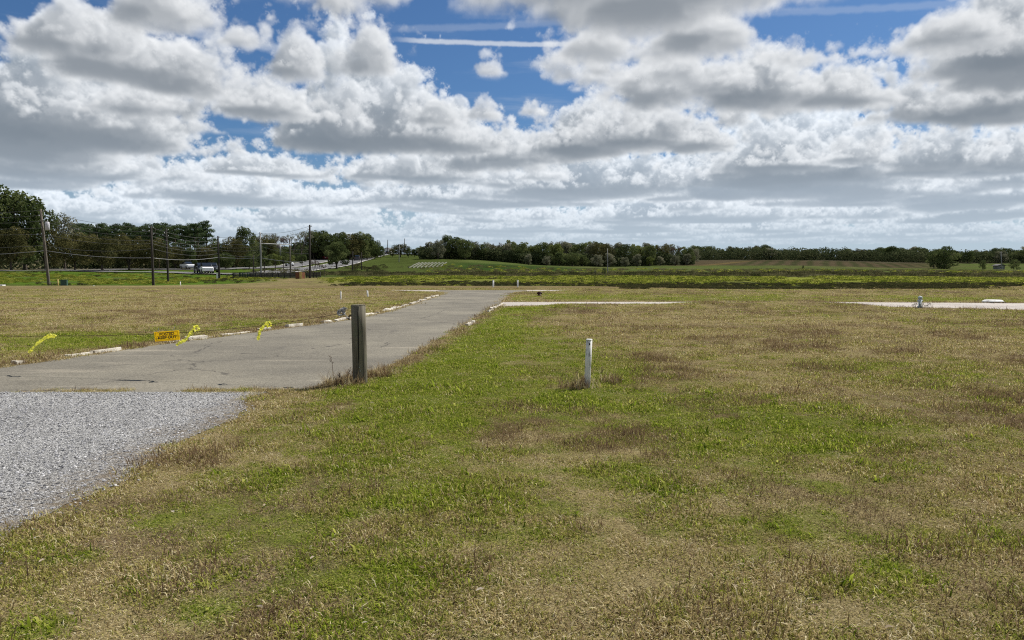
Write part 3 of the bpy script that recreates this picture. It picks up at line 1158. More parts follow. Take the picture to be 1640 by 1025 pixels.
def foliage_mat(name, stops, trans=0.35, hue=0.25, rough=0.6, tint='tint', gloss=0.0):
    """Leaf or blade: own tone per blade and per plant, light passes through."""
    m, B, out = newmat(name)
    oi = B.n.new('ShaderNodeObjectInfo')
    t = B.math('MULTIPLY_ADD', B.sub(oi.outputs['Random'], 0.5), hue * 2, attr(B, tint, 'Fac'), clamp=True)
    c = B.ramp(t, stops)
    d = B.n.new('ShaderNodeBsdfDiffuse')
    d.inputs['Roughness'].default_value = 0.5
    tr = B.n.new('ShaderNodeBsdfTranslucent')
    B.l.new(c, d.inputs[0])
    B.l.new(c, tr.inputs[0])
    mx = B.n.new('ShaderNodeMixShader')
    mx.inputs[0].default_value = trans
    B.l.new(d.outputs[0], mx.inputs[1])
    B.l.new(tr.outputs[0], mx.inputs[2])
    gl = B.n.new('ShaderNodeBsdfGlossy')
    gl.inputs['Color'].default_value = (.8, .8, .8, 1)
    gl.inputs['Roughness'].default_value = .6
    fr = B.n.new('ShaderNodeFresnel')
    fr.inputs['IOR'].default_value = 1.38
    m2 = B.n.new('ShaderNodeMixShader')
    B.l.new(B.mul(fr.outputs[0], gloss), m2.inputs[0])
    B.l.new(mx.outputs[0], m2.inputs[1])
    B.l.new(gl.outputs[0], m2.inputs[2])
    B.l.new(m2.outputs[0], out.inputs[0])
    return m


M_STRAW = foliage_mat('straw_blades', [(0, (.17, .12, .050)), (.3, (.36, .275, .120)), (.7, (.62, .51, .27)), (1, (.78, .70, .47))], 0.35)
M_GREEN = foliage_mat('green_blades', [(0, (.085, .135, .012)), (.4, (.205, .275, .024)), (.75, (.33, .385, .045)), (1, (.52, .52, .13))], 0.45)
M_BROWN = foliage_mat('brown_weeds', [(0, (.13, .085, .05)), (.5, (.22, .15, .085)), (1, (.34, .25, .15))], 0.25)
M_OLIVE = foliage_mat('olive_blades', [(0, (.13, .135, .026)), (.5, (.32, .31, .068)), (1, (.60, .55, .20))], 0.4)
lawn_protos = []
for k in range(4):
    lawn_protos.append(blade_clump('straw', 10 + k, 50, .115, .016, .052, .0036, 1.15, M_STRAW, .9))
for k in range(4):
    lawn_protos.append(blade_clump('olive', 20 + k, 42, .11, .016, .050, .0040, .9, M_OLIVE, .8))
for k in range(4):
    lawn_protos.append(blade_clump('green', 30 + k, 46, .10, .016, .050, .0046, .8, M_GREEN, .9))
for k in range(2):
    lawn_protos.append(blade_clump('brown', 40 + k, 26, .11, .025, .075, .0034, .7, M_BROWN, .5))
for k in range(2):
    lawn_protos.append(blade_clump('broadleaf', 50 + k, 14, .05, .04, .08, .013, 1.05, M_GREEN, 1.0))


def lawn_points():
    P = []
    for (d0, d1, dens, sc) in ((1.6, 4.5, 460, 1.0), (4.5, 8, 420, 1.05), (8, 13, 290, 1.2), (13, 20, 130, 1.55), (20, 32, 50, 2.1), (32, 60, 15, 3.0)):
        half = d1 * 0.80 + 3.2
        n = int(dens * (d1 - d0) * 2 * half)
        x = (RG.random(n) * 2 - 1) * half
        y = d0 + (d1 - d0) * RG.random(n)
        ok = (np.abs(x) < y * 0.80 + 3.2)
        ir = in_road(x, y)
        ok &= (ir < -0.02 + 0.07 * RG.random(n))
        x, y = x[ok], y[ok]
        P.append(np.stack([x, y, np.full(len(x), sc)], 1))
    # tufts pushing up along the joint between the apron and the lane, and over the edges
    n = 420
    x = -6.9 + 4.2 * RG.random(n) ** 0.6
    y = ROAD_END + 0.03 + 0.10 * RG.standard_normal(n)
    keep = (vn(x, y, 1.5, 2, 30) > .56) | (x > -4.0)
    P.append(np.stack([x, y, np.full(n, 0.9)], 1)[keep])
    P = np.concatenate(P)
    x, y, sc = P.T
    n = len(x)
    g = greenness(x, y)
    r = RG.random(n)
    pg = np.clip((g - .30) / .60, 0.02, .66)
    po = pg + (1 - pg) * (0.26 + 0.40 * smooth01(g, .15, .55))
    kind = np.where(r < pg, 8 + RG.integers(0, 4, n), np.where(r < po, 4 + RG.integers(0, 4, n), RG.integers(0, 4, n)))
    br = smooth01(vn(x, y, 0.8, 3, 41), .52, .68)
    kind = np.where(RG.random(n) < (.05 + .30 * br) * (g < .55), 12 + RG.integers(0, 2, n), kind)
    kind = np.where((g > .55) & (RG.random(n) < .03), 14 + RG.integers(0, 2, n), kind)
    # the fringe by the lane has grown tall and died
    fr = in_road(x, y)
    edge = (fr > -0.42) & (y > 9.9) & (y < 40)
    kind = np.where(edge & (RG.random(n) < .6), np.where(RG.random(n) < .3, 12 + RG.integers(0, 2, n), RG.integers(0, 4, n)), kind)
    tuss = smooth01(vn(x, y, 2.4, 3, 44), .30, .72)
    h = sc * (0.7 + 0.6 * RG.random(n)) * (0.8 + 0.4 * tuss)
    hz = h / sc ** 0.8 * (0.85 + 0.6 * tuss)
    hz = np.where(edge & (fr < 0), hz * 1.5, hz)
    bare = (vn(x, y, 1.7, 3, 47) > .72) & (RG.random(n) < .4)
    hz = np.where(bare, hz * 0.55, hz)
    return np.stack([x, y, np.where(fr > 0, 0.012, land(x, y) - 0.004)], 1), kind, np.stack([h, h, hz], 1)


lp, lk, ls = lawn_points()
tag(scatter('lawn_grass', lp, lk, RG.random(len(lp)) * 6.283, ls, lawn_protos), 'short mown grass, straw and green blades, all over the lot', 'grass', kind='stuff')

# loose chippings on the apron and along its edge
M_STONE, B, out = newmat('chippings')
oi = B.n.new('ShaderNodeObjectInfo')
surf(B, out, B.ramp(oi.outputs['Random'], [(0, (.06, .06, .065)), (.4, (.20, .20, .21)), (.8, (.40, .40, .41)), (1, (.62, .61, .60))]), 0.75)
stones = []
for k in range(5):
    bm = bmesh.new()
    bmesh.ops.create_icosphere(bm, subdivisions=1, radius=1.0)
    for v in bm.verts:
        v.co *= 0.7 + 0.5 * R.random()
        v.co.z *= 0.6
    me = bpy.data.meshes.new('chipping')
    bm.to_mesh(me)
    bm.free()
    me.materials.append(M_STONE)
    stones.append(me)
n = 30000
y = 3.4 + 6.35 * RG.random(n)
x = APRON_X + 0.25 - (RG.random(n) ** 1.0) * 6.2
ok = (x < apron_edge(y) + 0.12 * RG.standard_normal(n)) & (np.abs(x) < 0.85 * y + 0.6)
x, y = x[ok], y[ok]
s = 0.0045 + 0.009 * RG.random(len(x)) ** 2.2
z = np.where(x < apron_edge(y), 0.016, land(x, y) + .004) + s * 0.15
tag(scatter('loose_chippings', np.stack([x, y, z], 1), RG.integers(0, 5, len(x)), RG.random(len(x)) * 6.283, np.stack([s, s, s], 1), stones), 'loose grey stone chippings strewn over the apron', 'gravel', kind='stuff')

# rank weeds on the ditch bank, the left bank and the rough meadow behind
M_RANK = foliage_mat('rank_weeds', [(0, (0.096, 0.130, 0.019)), (.4, (0.198, 0.234, 0.031)), (.8, (0.324, 0.348, 0.054)), (1, (0.456, 0.432, 0.108))], 0.5, 0.4)
M_DARKWEED = foliage_mat('dark_weeds', [(0, (.035, .040, .018)), (.5, (.065, .070, .028)), (1, (.12, .105, .05))], 0.3, 0.3)
M_MEADOW = foliage_mat('meadow_stems', [(0, (0.064, 0.068, 0.026)), (.5, (0.120, 0.116, 0.053)), (1, (0.195, 0.169, 0.090))], 0.35, 0.3)
wp = [leaf_clump('rank', 60 + k, 110, .60, .26, .075, M_RANK) for k in range(3)]
wp += [leaf_clump('dark', 70 + k, 110, .60, .38, .075, M_DARKWEED) for k in range(3)]
wp += [blade_clump('stems', 80 + k, 60, .6, .15, .45, .03, .5, M_MEADOW, .4) for k in range(3)]
P = []


def weeds(u0, u1, d0, d1, n, kinds, s0, s1, gate=None, seed=1):
    d = d0 + (d1 - d0) * RG.random(n)
    u = u0 + (u1 - u0) * RG.random(n)
    x = (u - 820) / F_PX * d
    d = d + 4.0 * (vn(x, d, 0.12, 3, 9) - .5)
    m = vn(x, d, .18, 3, seed) > (gate if gate else -1)
    td = (d - d0) / (d1 - d0)
    edge_ = smooth01(td, -.15, .30) * smooth01(td, 1.15, .75) * smooth01(u, u0, u0 + 90) * smooth01(u, u1, u1 - 90)
    m &= RG.random(n) < edge_ * (0.55 + 0.9 * vn(x, d, .30, 2, seed + 20))
    x, d = x[m], d[m]
    s = s0 + (s1 - s0) * RG.random(len(x))
    P.append((x, d, RG.choice(kinds, len(x)), s))


weeds(500, 2000, 76, 97, 11500, [0, 1, 2, 0, 1, 2, 7], .25, .85, .36, seed=5)
weeds(520, 2000, 71, 79, 3400, [3, 4, 5, 3, 4, 5, 1], .2, .55, seed=6)
weeds(960, 1620, 54, 78, 3600, [3, 4, 5], .25, .6, .44, seed=6)
weeds(-300, 470, 91, 124, 5200, [0, 1, 2], .35, .7, .46, seed=7)
weeds(-300, 470, 88, 130, 900, [3, 4, 5, 6], .4, .7, .52, seed=8)
weeds(560, 2000, 95, 135, 5200, [6, 7, 8, 6, 3], .7, 1.3, .42, seed=10)
weeds(640, 2000, 130, 215, 4200, [6, 7, 8, 0], .8, 1.4, .45, seed=11)
weeds(380, 680, 118, 170, 1500, [6, 7, 8, 3], .7, 1.3, .50, seed=12)
weeds(520, 640, 170, 230, 500, [3, 4, 6], .9, 1.6, .50, seed=13)
x = np.concatenate([q[0] for q in P])
y = np.concatenate([q[1] for q in P])
k = np.concatenate([q[2] for q in P])
s = np.concatenate([q[3] for q in P])
tag(scatter('field_weeds', np.stack([x, y, land(x, y)], 1), k, RG.random(len(x)) * 6.283, np.stack([s * 1.2, s * 1.2, s], 1), wp), 'rank yellow-green and dark weeds over the banks and rough meadow', 'weeds', kind='stuff')


# ================================================================== trees
def tree_leaves(lobes, n, size, seed, flat=0.0, shell=0.72):
    r = np.random.default_rng(seed)
    lob = np.array(lobes, float)
    vol = lob[:, 3] * lob[:, 4] + lob[:, 3] * lob[:, 5]
    w = r.choice(len(lob), n, p=vol / vol.sum())
    d = r.standard_normal((n, 3))
    d /= np.linalg.norm(d, axis=1)[:, None]
    rad = shell + (1.08 - shell) * r.random(n) ** 0.7
    inner = r.random(n) < 0.22
    rad = np.where(inner, r.random(n) ** .5, rad)
    c = lob[w, :3] + d * lob[w, 3:6] * rad[:, None]
    nr = d + 0.9 * r.standard_normal((n, 3)) + np.array([0, 0, flat])
    nr /= np.linalg.norm(nr, axis=1)[:, None]
    t1 = np.cross(nr, r.standard_normal((n, 3)))
    t1 /= np.linalg.norm(t1, axis=1)[:, None]
    t2 = np.cross(nr, t1)
    s = size * (0.55 + 0.9 * r.random(n))[:, None]
    q = np.stack([c - t1 * s, c + t2 * s * .6, c + t1 * s, c - t2 * s * .6], 1).reshape(-1, 3)
    me = mesh_np('crown', q, np.arange(4 * n).reshape(-1, 4))
    # leaves of one bough share a tone
    tone = np.clip(0.5 + 0.22 * r.standard_normal(len(lob))[w] + 0.16 * r.standard_normal(n), 0, 1)
    a = me.attributes.new('tint', 'FLOAT', 'POINT')
    a.data.foreach_set('value', np.repeat(tone, 4).astype(np.float32))
    return me


LM = {
    'oak': foliage_mat('oak_leaves', [(0, (0.046, 0.067, 0.023)), (.5, (0.092, 0.120, 0.044)), (1, (0.184, 0.209, 0.081))], .30, .22),
    'rust': foliage_mat('russet_leaves', [(0, (.046, .050, .020)), (.5, (.094, .092, .036)), (1, (.165, .150, .058))], .30, .22),
    'pine': foliage_mat('pine_needles', [(0, (0.038, 0.060, 0.024)), (.5, (0.067, 0.101, 0.041)), (1, (0.118, 0.156, 0.070))], .20, .2),
    'pale': foliage_mat('spring_leaves', [(0, (0.100, 0.125, 0.037)), (.5, (0.163, 0.194, 0.056)), (1, (0.250, 0.269, 0.094))], .35, .2),
    'grey': foliage_mat('grey_twigs', [(0, (0.118, 0.128, 0.078)), (.5, (0.211, 0.215, 0.137)), (1, (0.343, 0.328, 0.227))], .25, .22),
    'red': foliage_mat('budding_twigs', [(0, (.060, .042, .036)), (.5, (.110, .075, .062)), (1, (.170, .125, .100))], .25, .2),
}
M_BARK = simple('bark', (.115, .095, .075), (.055, .045, .036), 0.95, 3.0, (6, 6, 1), bmp=.5)
M_PBARK = simple('pine_bark', (.235, .185, .145), (.130, .100, .078), 0.95, 3.0, (6, 6, 1), bmp=.5)


def round_tree(seed, kind, wide, n, nl=15, base=0.22, size=.20, gap=0.0):
    """10 m tall spreading tree: crown mesh and trunk mesh."""
    r = random.Random(seed)
    lobes, tips = [], []
    for i in range(nl):
        t = i / max(nl - 1, 1)
        z = 10 * (base + 0.10 + (0.80 - base) * (t ** 0.85)) 
        prof = math.sin(pi * min(0.97, 0.16 + 0.80 * (z / 10 - base) / (1 - base))) ** 0.6
        a = i * 2.4 + r.random() * .8
        q = wide * prof * (0.35 + 0.75 * r.random())
        rr_ = wide * (0.26 + 0.22 * r.random()) * (0.75 + .4 * prof)
        lobes.append((q * cos(a), q * sin(a), min(z, 10 - rr_ * .75), rr_, rr_, rr_ * (0.62 + .25 * r.random())))
        tips.append(Vector(lobes[-1][:3]))
    cm = tree_leaves(lobes, n, size, seed, 0.3)
    cm.materials.append(LM[kind])
    T = MB()
    top = 10 * (base + .38)
    T.tube([(0, 0, -.4), (.05, 0, 0.25), (.1 * r.random(), .08, 1.4), (.2 * (r.random() - .5), .1, 10 * base + .6), (.3 * (r.random() - .5), 0, top)], [.42, .30, .24, .20, .08], 8, wob=.2)
    for tp in tips[::2]:
        b = Vector((0, 0, 10 * base * (0.75 + .5 * r.random()) + .3))
        T.tube([b, b.lerp(tp, .5) + Vector((0, 0, .35)), tp], [.12, .08, .03], 5, False)
    tm = T.mesh('trunk')
    tm.materials.append(M_BARK)
    return cm, tm


def pine_tree(seed, n=1500, tuft=9, low=0.55):
    r = random.Random(seed)
    lobes = []
    T = MB()
    T.tube([(0, 0, -.4), (.03, 0, 3), (.1, .05, 6.5), (.05, .1, 9.4)], [.17, .14, .10, .03], 7, wob=.15)
    for i in range(tuft):
        z = 10 * (low + (0.98 - low) * (i + .5) / tuft)
        a = i * 2.4 + r.random()
        q = (1.35 * (1 - (z / 10 - low) / (1.08 - low)) + .15) * (.5 + .7 * r.random())
        c = (q * cos(a), q * sin(a), z)
        s = .50 + .35 * r.random()
        lobes.append((*c, s * 1.15, s * 1.15, s * .55))
        T.tube([(0.08, .05, z - .35), (c[0] * .6, c[1] * .6, z - .15), c], [.05, .035, .015], 4, False)
    cm = tree_leaves(lobes, n, .125, seed, .2, .45)
    cm.materials.append(LM['pine'])
    tm = T.mesh('trunk')
    tm.materials.append(M_PBARK)
    return cm, tm


def bare_tree(seed, kind='grey', n=900, wide=2.6):
    """Budding winter tree: open twiggy crown on a branching trunk."""
    r = random.Random(seed)
    T = MB()
    lobes = []

    def branch(p, d, l, w, lev):
        q = p + d * l
        T.tube([p, p.lerp(q, .5) + Vector((r.random() - .5, r.random() - .5, 0)) * l * .12, q], [w, w * .8, w * .55], 5 if lev < 2 else 3, False)
        if lev == 3:
            lobes.append((*q, .55, .55, .45))
            return
        for k in range(3 if lev else 4):
            a = r.random() * 2 * pi
            t = .35 + .35 * r.random()
            nd = (d + Vector((cos(a), sin(a), .25)) * t * (wide / 2.6)).normalized()
            branch(q, nd, l * (.62 + .2 * r.random()), w * .55, lev + 1)
    branch(Vector((0, 0, -.3)), Vector((0, 0, 1)), 3.0, .22, 0)
    zt = max(q[2] for q in lobes) + .4
    k = 10 / zt
    lobes = [tuple(c * k for c in q) for q in lobes]
    T.v = [tuple(c * k for c in v) for v in T.v]
    cm = tree_leaves(lobes, n, .13, seed, 0, .2)
    cm.materials.append(LM[kind])
    tm = T.mesh('trunk')
    tm.materials.append(M_BARK)
    return cm, tm


PROTO = {
    'oak': [round_tree(1, 'oak', 3.6, 6000, 19, .10), round_tree(2, 'oak', 3.2, 5600, 18, .12), round_tree(3, 'oak', 4.0, 6400, 20, .08)],
    'rust': [round_tree(4, 'rust', 4.3, 5600, 18, .16), round_tree(5, 'rust', 3.9, 5200, 18, .10)],
    'grey': [round_tree(6, 'grey', 3.2, 4800, 18, .06), round_tree(7, 'grey', 2.9, 4400, 17, .06)],
    'pale': [round_tree(8, 'pale', 2.9, 4600, 17, .1), round_tree(9, 'pale', 3.4, 4800, 17, .08)],
    'pine': [pine_tree(12), pine_tree(13, 1400, 8, .6), pine_tree(14, 1700, 11, .45)],
    'bigpine': [pine_tree(15, 3000, 16, .38)],
    'bare': [bare_tree(16, 'grey'), bare_tree(17, 'red'), bare_tree(18, 'grey', 700)],
    'small': [round_tree(19, 'oak', 3.4, 2600, 11, .34, .26), round_tree(20, 'pale', 3.0, 2000, 10, .36, .26)],
    'sparse': [round_tree(21, 'grey', 3.3, 2000, 15, .3, .2), round_tree(22, 'rust', 3.2, 2200, 14, .28, .2)],
    'bush': [round_tree(23, 'oak', 4.6, 3000, 13, .02, .28), round_tree(24, 'grey', 5.2, 2600, 13, .02, .28)],
}
NAME = {'pine': 'pine_tree', 'bigpine': 'pine_tree', 'bare': 'bare_tree', 'bush': 'bush', 'oak': 'oak_tree', 'rust': 'oak_tree', 'small': 'young_tree'}
_tn = 0


def plant(u, D, vtop, kind, label, group=None, wide=1.0, var=None, cat=None):
    """Stand a tree with its foot on the ground at depth D and its top where the photograph shows it."""
    global _tn
    x = (u - 820) / F_PX * D
    z = gz(x, D)
    h = max(at(u, vtop, D).z - z, 0.8)
    protos = PROTO[kind]
    cm, tm = protos[var if var is not None else _tn % len(protos)]
    _tn += 1
    e = empty(NAME.get(kind, 'tree'), (x, D, z), R.random() * 6.28)
    s = h / 10.0
    e.scale = (s * wide, s * wide, s)
    tag(e, label, cat or ('bush' if kind == 'bush' else 'tree'), group)
    link(bpy.data.objects.new('crown', cm), e)
    link(bpy.data.objects.new('trunk', tm), e)
    return e


# -- left: behind the highway
plant(-8, 150, 293, 'oak', 'tallest dark oak at the left edge of the picture', var=2, wide=.95)
plant(42, 152, 308, 'oak', 'tall dark oak with open top behind the leaning utility pole', var=0, wide=.85)
plant(74, 158, 345, 'rust', 'russet tree just right of the leaning utility pole', var=1, wide=.7)
plant(106, 166, 341, 'sparse', 'thin-topped tree rising above the russet trees on the left', var=0, wide=.7)
plant(20, 146, 362, 'rust', 'low russet tree in front of the tall oaks at left', var=0, wide=.9)
plant(165, 143, 374, 'rust', 'broad russet oak with a short bare trunk on the green bank', var=0, wide=1.15)
for (u, d, v), w in zip(((122, 153, 371), (208, 152, 373), (246, 153, 380), (282, 160, 392)), ('left of the short-trunked broad oak', 'just right of the short-trunked broad oak', 'behind the twin dark poles', 'between the twin dark poles and the white sedan')):
    plant(u, d, v, 'rust', 'russet oak in the roadside row, ' + w, 'russet oaks along the highway', 1.0)
for i in range(46):
    plant(122 + i * 4.5 + R.uniform(-3, 3), 200 + R.uniform(-6, 8) + (i % 2) * 18, 358 + R.uniform(-2, 5), 'pine', 'slender pine in the %s of the even-topped stand behind the russet oaks' % ('left third' if i < 15 else 'middle' if i < 31 else 'right third'), 'pines of the even-topped stand', R.uniform(1.0, 1.35))
for i in range(7):
    plant(245 + i * 12 + R.uniform(-3, 3), 168 + R.uniform(-4, 6), 385 + R.uniform(-3, 10), 'pine', 'young bright pine at the front of the stand', 'young pines before the stand', 1.15, 2)
plant(333, 200, 352, 'bigpine', 'lone tall pine with a flat open crown above the roadside trees', wide=1.25)
for u, d, v, k, w, lab in ((306, 162, 398, 'oak', 1, 'dark low oak directly above the white sedan'), (328, 166, 392, 'rust', 1, 'russet tree right below the lone tall pine'), (352, 172, 386, 'oak', 1, 'dark oak behind the pole right of the oncoming cars'),
                           (376, 171, 378, 'rust', 1, 'russet tree right of the lone tall pine and its pole'), (362, 160, 404, 'oak', 1.2, 'low dark oak in front of the trees right of the lone pine'),
                           (400, 163, 407, 'oak', 1.2, 'low dark oak at the roadside left of the median trees'), (425, 205, 378, 'rust', .9, 'russet tree behind the pale gantry pole'),
                           (440, 206, 396, 'oak', 1.1, 'dark oak below the overhead gantry beam'), (462, 225, 396, 'oak', .9, 'dark oak left of the white house')):
    plant(u, d, v, k, lab, 'dark roadside trees right of the lone pine', w)
plant(394, 186, 363, 'oak', 'dark domed oak with the highest top between lone pine and oak clump', var=1, wide=.7)
for u, d, v in ((416, 215, 372), (434, 220, 374), (452, 232, 377), (470, 236, 371), (484, 242, 369), (443, 245, 374)):
    plant(u, d, v, 'bare', 'leafless greyish tree above the white house', 'leafless trees by the white house', 1.0)
for i, (u, d, v) in enumerate(((424, 141, 404), (442, 154, 405), (455, 163, 406), (466, 172, 407), (485, 188, 407))):
    plant(u, d, v, 'small', ('first', 'second', 'third', 'fourth', 'fifth')[i] + ' young tree from the left on the highway median', 'young trees on the highway median', 1.0)
for u, d, v, w in ((503, 262, 370, .9), (516, 266, 368, .9), (530, 262, 373, 1), (546, 266, 372, 1), (561, 268, 371, 1), (576, 272, 371, .9), (589, 276, 374, .9), (601, 284, 384, .85), (610, 300, 394, .9)):
    plant(u, d, v, 'oak' if u != 561 else 'rust', 'big dark oak in the domed clump where the highway climbs', 'oak clump beside the climbing highway', w)
plant(540, 188, 387, 'oak', 'single dark tree with bare forked trunk on the median of the climbing highway', var=1, wide=1.15)
plant(642, 312, 390, 'rust', 'low rounded russet tree on the skyline right of the highway crest', var=0, wide=1.5)
for u_, v_, w_ in ((629, 399, 'left of the rounded russet tree'), (664, 399, 'between the russet tree and the dark clump'), (671, 396, 'at the left end of the dark clump')):
    plant(u_, 318, v_, 'oak', 'small dark tree on the skyline ' + w_, 'small skyline trees', 1.3)
plant(655, 306, 397, 'oak', 'small dark tree beside the rounded russet one on the skyline', var=1, wide=.8)
# -- centre: wood at the top of the green slope
for u, v in ((676, 393), (688, 387), (702, 383), (717, 376), (731, 379), (745, 382), (759, 385), (771, 390)):
    plant(u, 275 + R.uniform(-6, 10), v, R.choice(['oak', 'oak', 'grey']), 'dark tree in the tall clump right of the highway crest', 'dark clump right of the highway crest', R.uniform(.85, 1.1))
for u, v in ((783, 387), (796, 388), (806, 389)):
    plant(u, 292 + R.uniform(-5, 8), v, 'bare', 'thin leafless tree between the dark clump and the pale-green tree', 'leafless trees at the middle of the skyline', 1.0)
plant(817, 288, 383, 'pale', 'pale green tree standing out of the middle of the wood', var=0, wide=1.0)
plant(838, 290, 387, 'pale', 'yellowish green tree next to the palest tree of the wood', var=1, wide=.9)
TONE = {'grey': 'greyish', 'oak': 'dark green', 'pale': 'pale green', 'rust': 'russet', 'bare': 'leafless', 'pine': 'slender pine'}
i = 0
for u in np.arange(776, 1112, 9.5):
    v = np.interp(u, [776, 850, 893, 945, 1000, 1050, 1085, 1112], [391, 391, 386, 386, 390, 389, 392, 398]) + R.uniform(-2, 4)
    d = np.interp(u, [776, 860, 1000, 1112], [280, 268, 275, 292]) + R.uniform(-8, 14) + (18 if i % 2 else 0)
    k_ = R.choice(['grey', 'oak', 'grey', 'pale', 'grey', 'rust', 'oak', 'bare'])
    lab_ = '%s tree in the %s of the mixed wood across the skyline' % (TONE[k_], 'left part' if u < 890 else 'middle' if u < 1000 else 'right part')
    plant(u + R.uniform(-3, 3), d, v, k_, lab_, 'mixed wood in the middle of the skyline', R.uniform(.85, 1.15))
    i += 1
for u in np.arange(850, 1105, 21):
    plant(u + R.uniform(-5, 5), np.interp(u, [850, 1000, 1105], [252, 262, 276]) + R.uniform(-3, 4), 407 + R.uniform(-4, 5), R.choice(['grey', 'oak', 'pale', 'grey']), 'low front-row tree at the foot of the mixed wood', 'front row of the mixed wood', 1.25)
# -- right: far wood behind the brown hill
for u in np.arange(1112, 1500, 8.5):
    v = np.interp(u, [1112, 1140, 1215, 1260, 1300, 1340, 1380, 1415, 1450, 1500], [397, 399, 396, 400, 402, 402, 399, 397, 399, 401]) + R.uniform(-5, 4)
    k_ = R.choice(['oak', 'oak', 'grey', 'oak', 'pine', 'rust'])
    lab_ = '%s tree in the %s of the far wood behind the brown hill' % (TONE[k_], 'left part' if u < 1240 else 'middle' if u < 1370 else 'right part')
    plant(u + R.uniform(-3, 3), 425 + R.uniform(-12, 25), v, k_, lab_, 'far wood behind the brown hill', R.uniform(1.1, 1.5))
for u in np.arange(1490, 1760, 11):
    plant(u + R.uniform(-3, 3), 400 + R.uniform(-12, 20), np.interp(u, [1490, 1560, 1600, 1640, 1760], [400, 401, 399, 397, 394]) + R.uniform(-4, 4), 'grey' if int(u) % 4 == 0 else 'oak', ('greyish' if int(u) % 4 == 0 else 'dark') + ' tree in the far wood ' + ('behind the big round oak' if u < 1550 else 'between the round dark bush and the pale pole' if u < 1604 else 'right of the pale pole'), 'far wood at the right', R.uniform(1.1, 1.5))
plant(1511, 270, 394, 'bush', 'big round dark oak standing out before the far wood on the right', var=0, wide=1.25, cat='tree')
plant(1494, 268, 403, 'bush', 'dark oak merging with the left side of the big round one', var=0, wide=.8, cat='tree')
plant(1572, 262, 416, 'bush', 'round dark bush right of the big round oak', var=0, wide=.8)
plant(1622, 258, 415, 'bush', 'wide dark bush near the right edge before the far wood', var=0, wide=.9)
plant(1660, 256, 410, 'bush', 'dark bush cut by the right edge of the picture', var=1, wide=.9)
plant(967, 108, 428.5, 'bush', 'small dark upright bush at the foot of the thin pale pole', var=0, wide=.62)
plant(953, 110, 433, 'bush', 'tiny twiggy bush left of the dark upright bush', var=1, wide=.5)
plant(589, 150, 430, 'bush', 'small round bush on the slope below the climbing highway', var=0, wide=.7)
plant(1285, 215, 425, 'bush', 'tiny dark bush alone in the field before the brown hill', var=0, wide=.6)
for u, d, v in ((1028, 112, 434), (1062, 116, 435), (1125, 110, 433), (1207, 110, 433), (1335, 112, 433), (1370, 108, 434), (1400, 112, 433), (1436, 109, 434), (1612, 100, 436)):
    plant(u, d, v, 'bare', 'little leafless sapling in the rough meadow ' + ('between the upright bush and the brown hill' if u < 1150 else 'alone below the top of the brown hill' if u < 1250 else 'below the right slope of the brown hill' if u < 1500 else 'near the right edge of the picture'), 'saplings in the rough meadow', .8)
for u, d, v in ((503, 106, 415), (508, 108, 418), (514, 105, 421), (520, 110, 424)):
    plant(u, d, v, 'bare', 'leafless russet sapling by the end of the dark fence', 'saplings at the fence end', .6, 1)


# dense undergrowth along the feet of the woods
def undergrowth(name, runs, n, mat, label):
    r = np.random.default_rng(5)
    C = []
    for (pts, hgt, dep, share) in runs:
        k = int(n * share)
        t = r.random(k) * (len(pts) - 1)
        i = np.minimum(t.astype(int), len(pts) - 2)
        f = t - i
        q = np.array(pts, float)
        u = q[i, 0] * (1 - f) + q[i + 1, 0] * f
        d = q[i, 1] * (1 - f) + q[i + 1, 1] * f + dep * r.random(k)
        x = (u - 820) / F_PX * d
        hh = hgt * (0.35 + 0.9 * vn(x, d, .16, 3, 3))
        C.append(np.stack([x, d, land(x, d) + hh * r.random(k)], 1))
    C = np.concatenate(C)
    n = len(C)
    d1 = r.standard_normal((n, 3))
    d1 /= np.linalg.norm(d1, axis=1)[:, None]
    d2 = np.cross(d1, r.standard_normal((n, 3)))
    d2 /= np.linalg.norm(d2, axis=1)[:, None]
    s = (0.25 + 0.3 * r.random(n))[:, None]
    q = np.stack([C - d1 * s, C + d2 * s * .6, C + d1 * s, C - d2 * s * .6], 1).reshape(-1, 3)
    me = mesh_np(name, q, np.arange(4 * n).reshape(-1, 4))
    a = me.attributes.new('tint', 'FLOAT', 'POINT')
    a.data.foreach_set('value', np.repeat(np.clip(vn(C[:, 0], C[:, 1], .3, 2, 8) + .25 * r.standard_normal(n), 0, 1), 4).astype(np.float32))
    me.materials.append(mat)
    return tag(link(bpy.data.objects.new(name, me)), label, 'undergrowth', kind='stuff')


M_UNDER = foliage_mat('undergrowth_leaves', [(0, (0.037, 0.053, 0.022)), (.5, (0.077, 0.095, 0.043)), (1, (0.138, 0.147, 0.073))], .25, 0)
undergrowth('woodland_undergrowth', [
    ([(-300, 172), (120, 174), (330, 176), (400, 184), (440, 210), (500, 262), (560, 272), (606, 296)], 6.5, 12, .36),
    ([(672, 272), (780, 280), (860, 258), (1000, 268), (1112, 284)], 5.0, 16, .24),
    ([(1112, 405), (1300, 415), (1490, 400), (1800, 372)], 7.0, 24, .40)], 110000, M_UNDER, 'dark shrubby undergrowth along the feet of the woods')

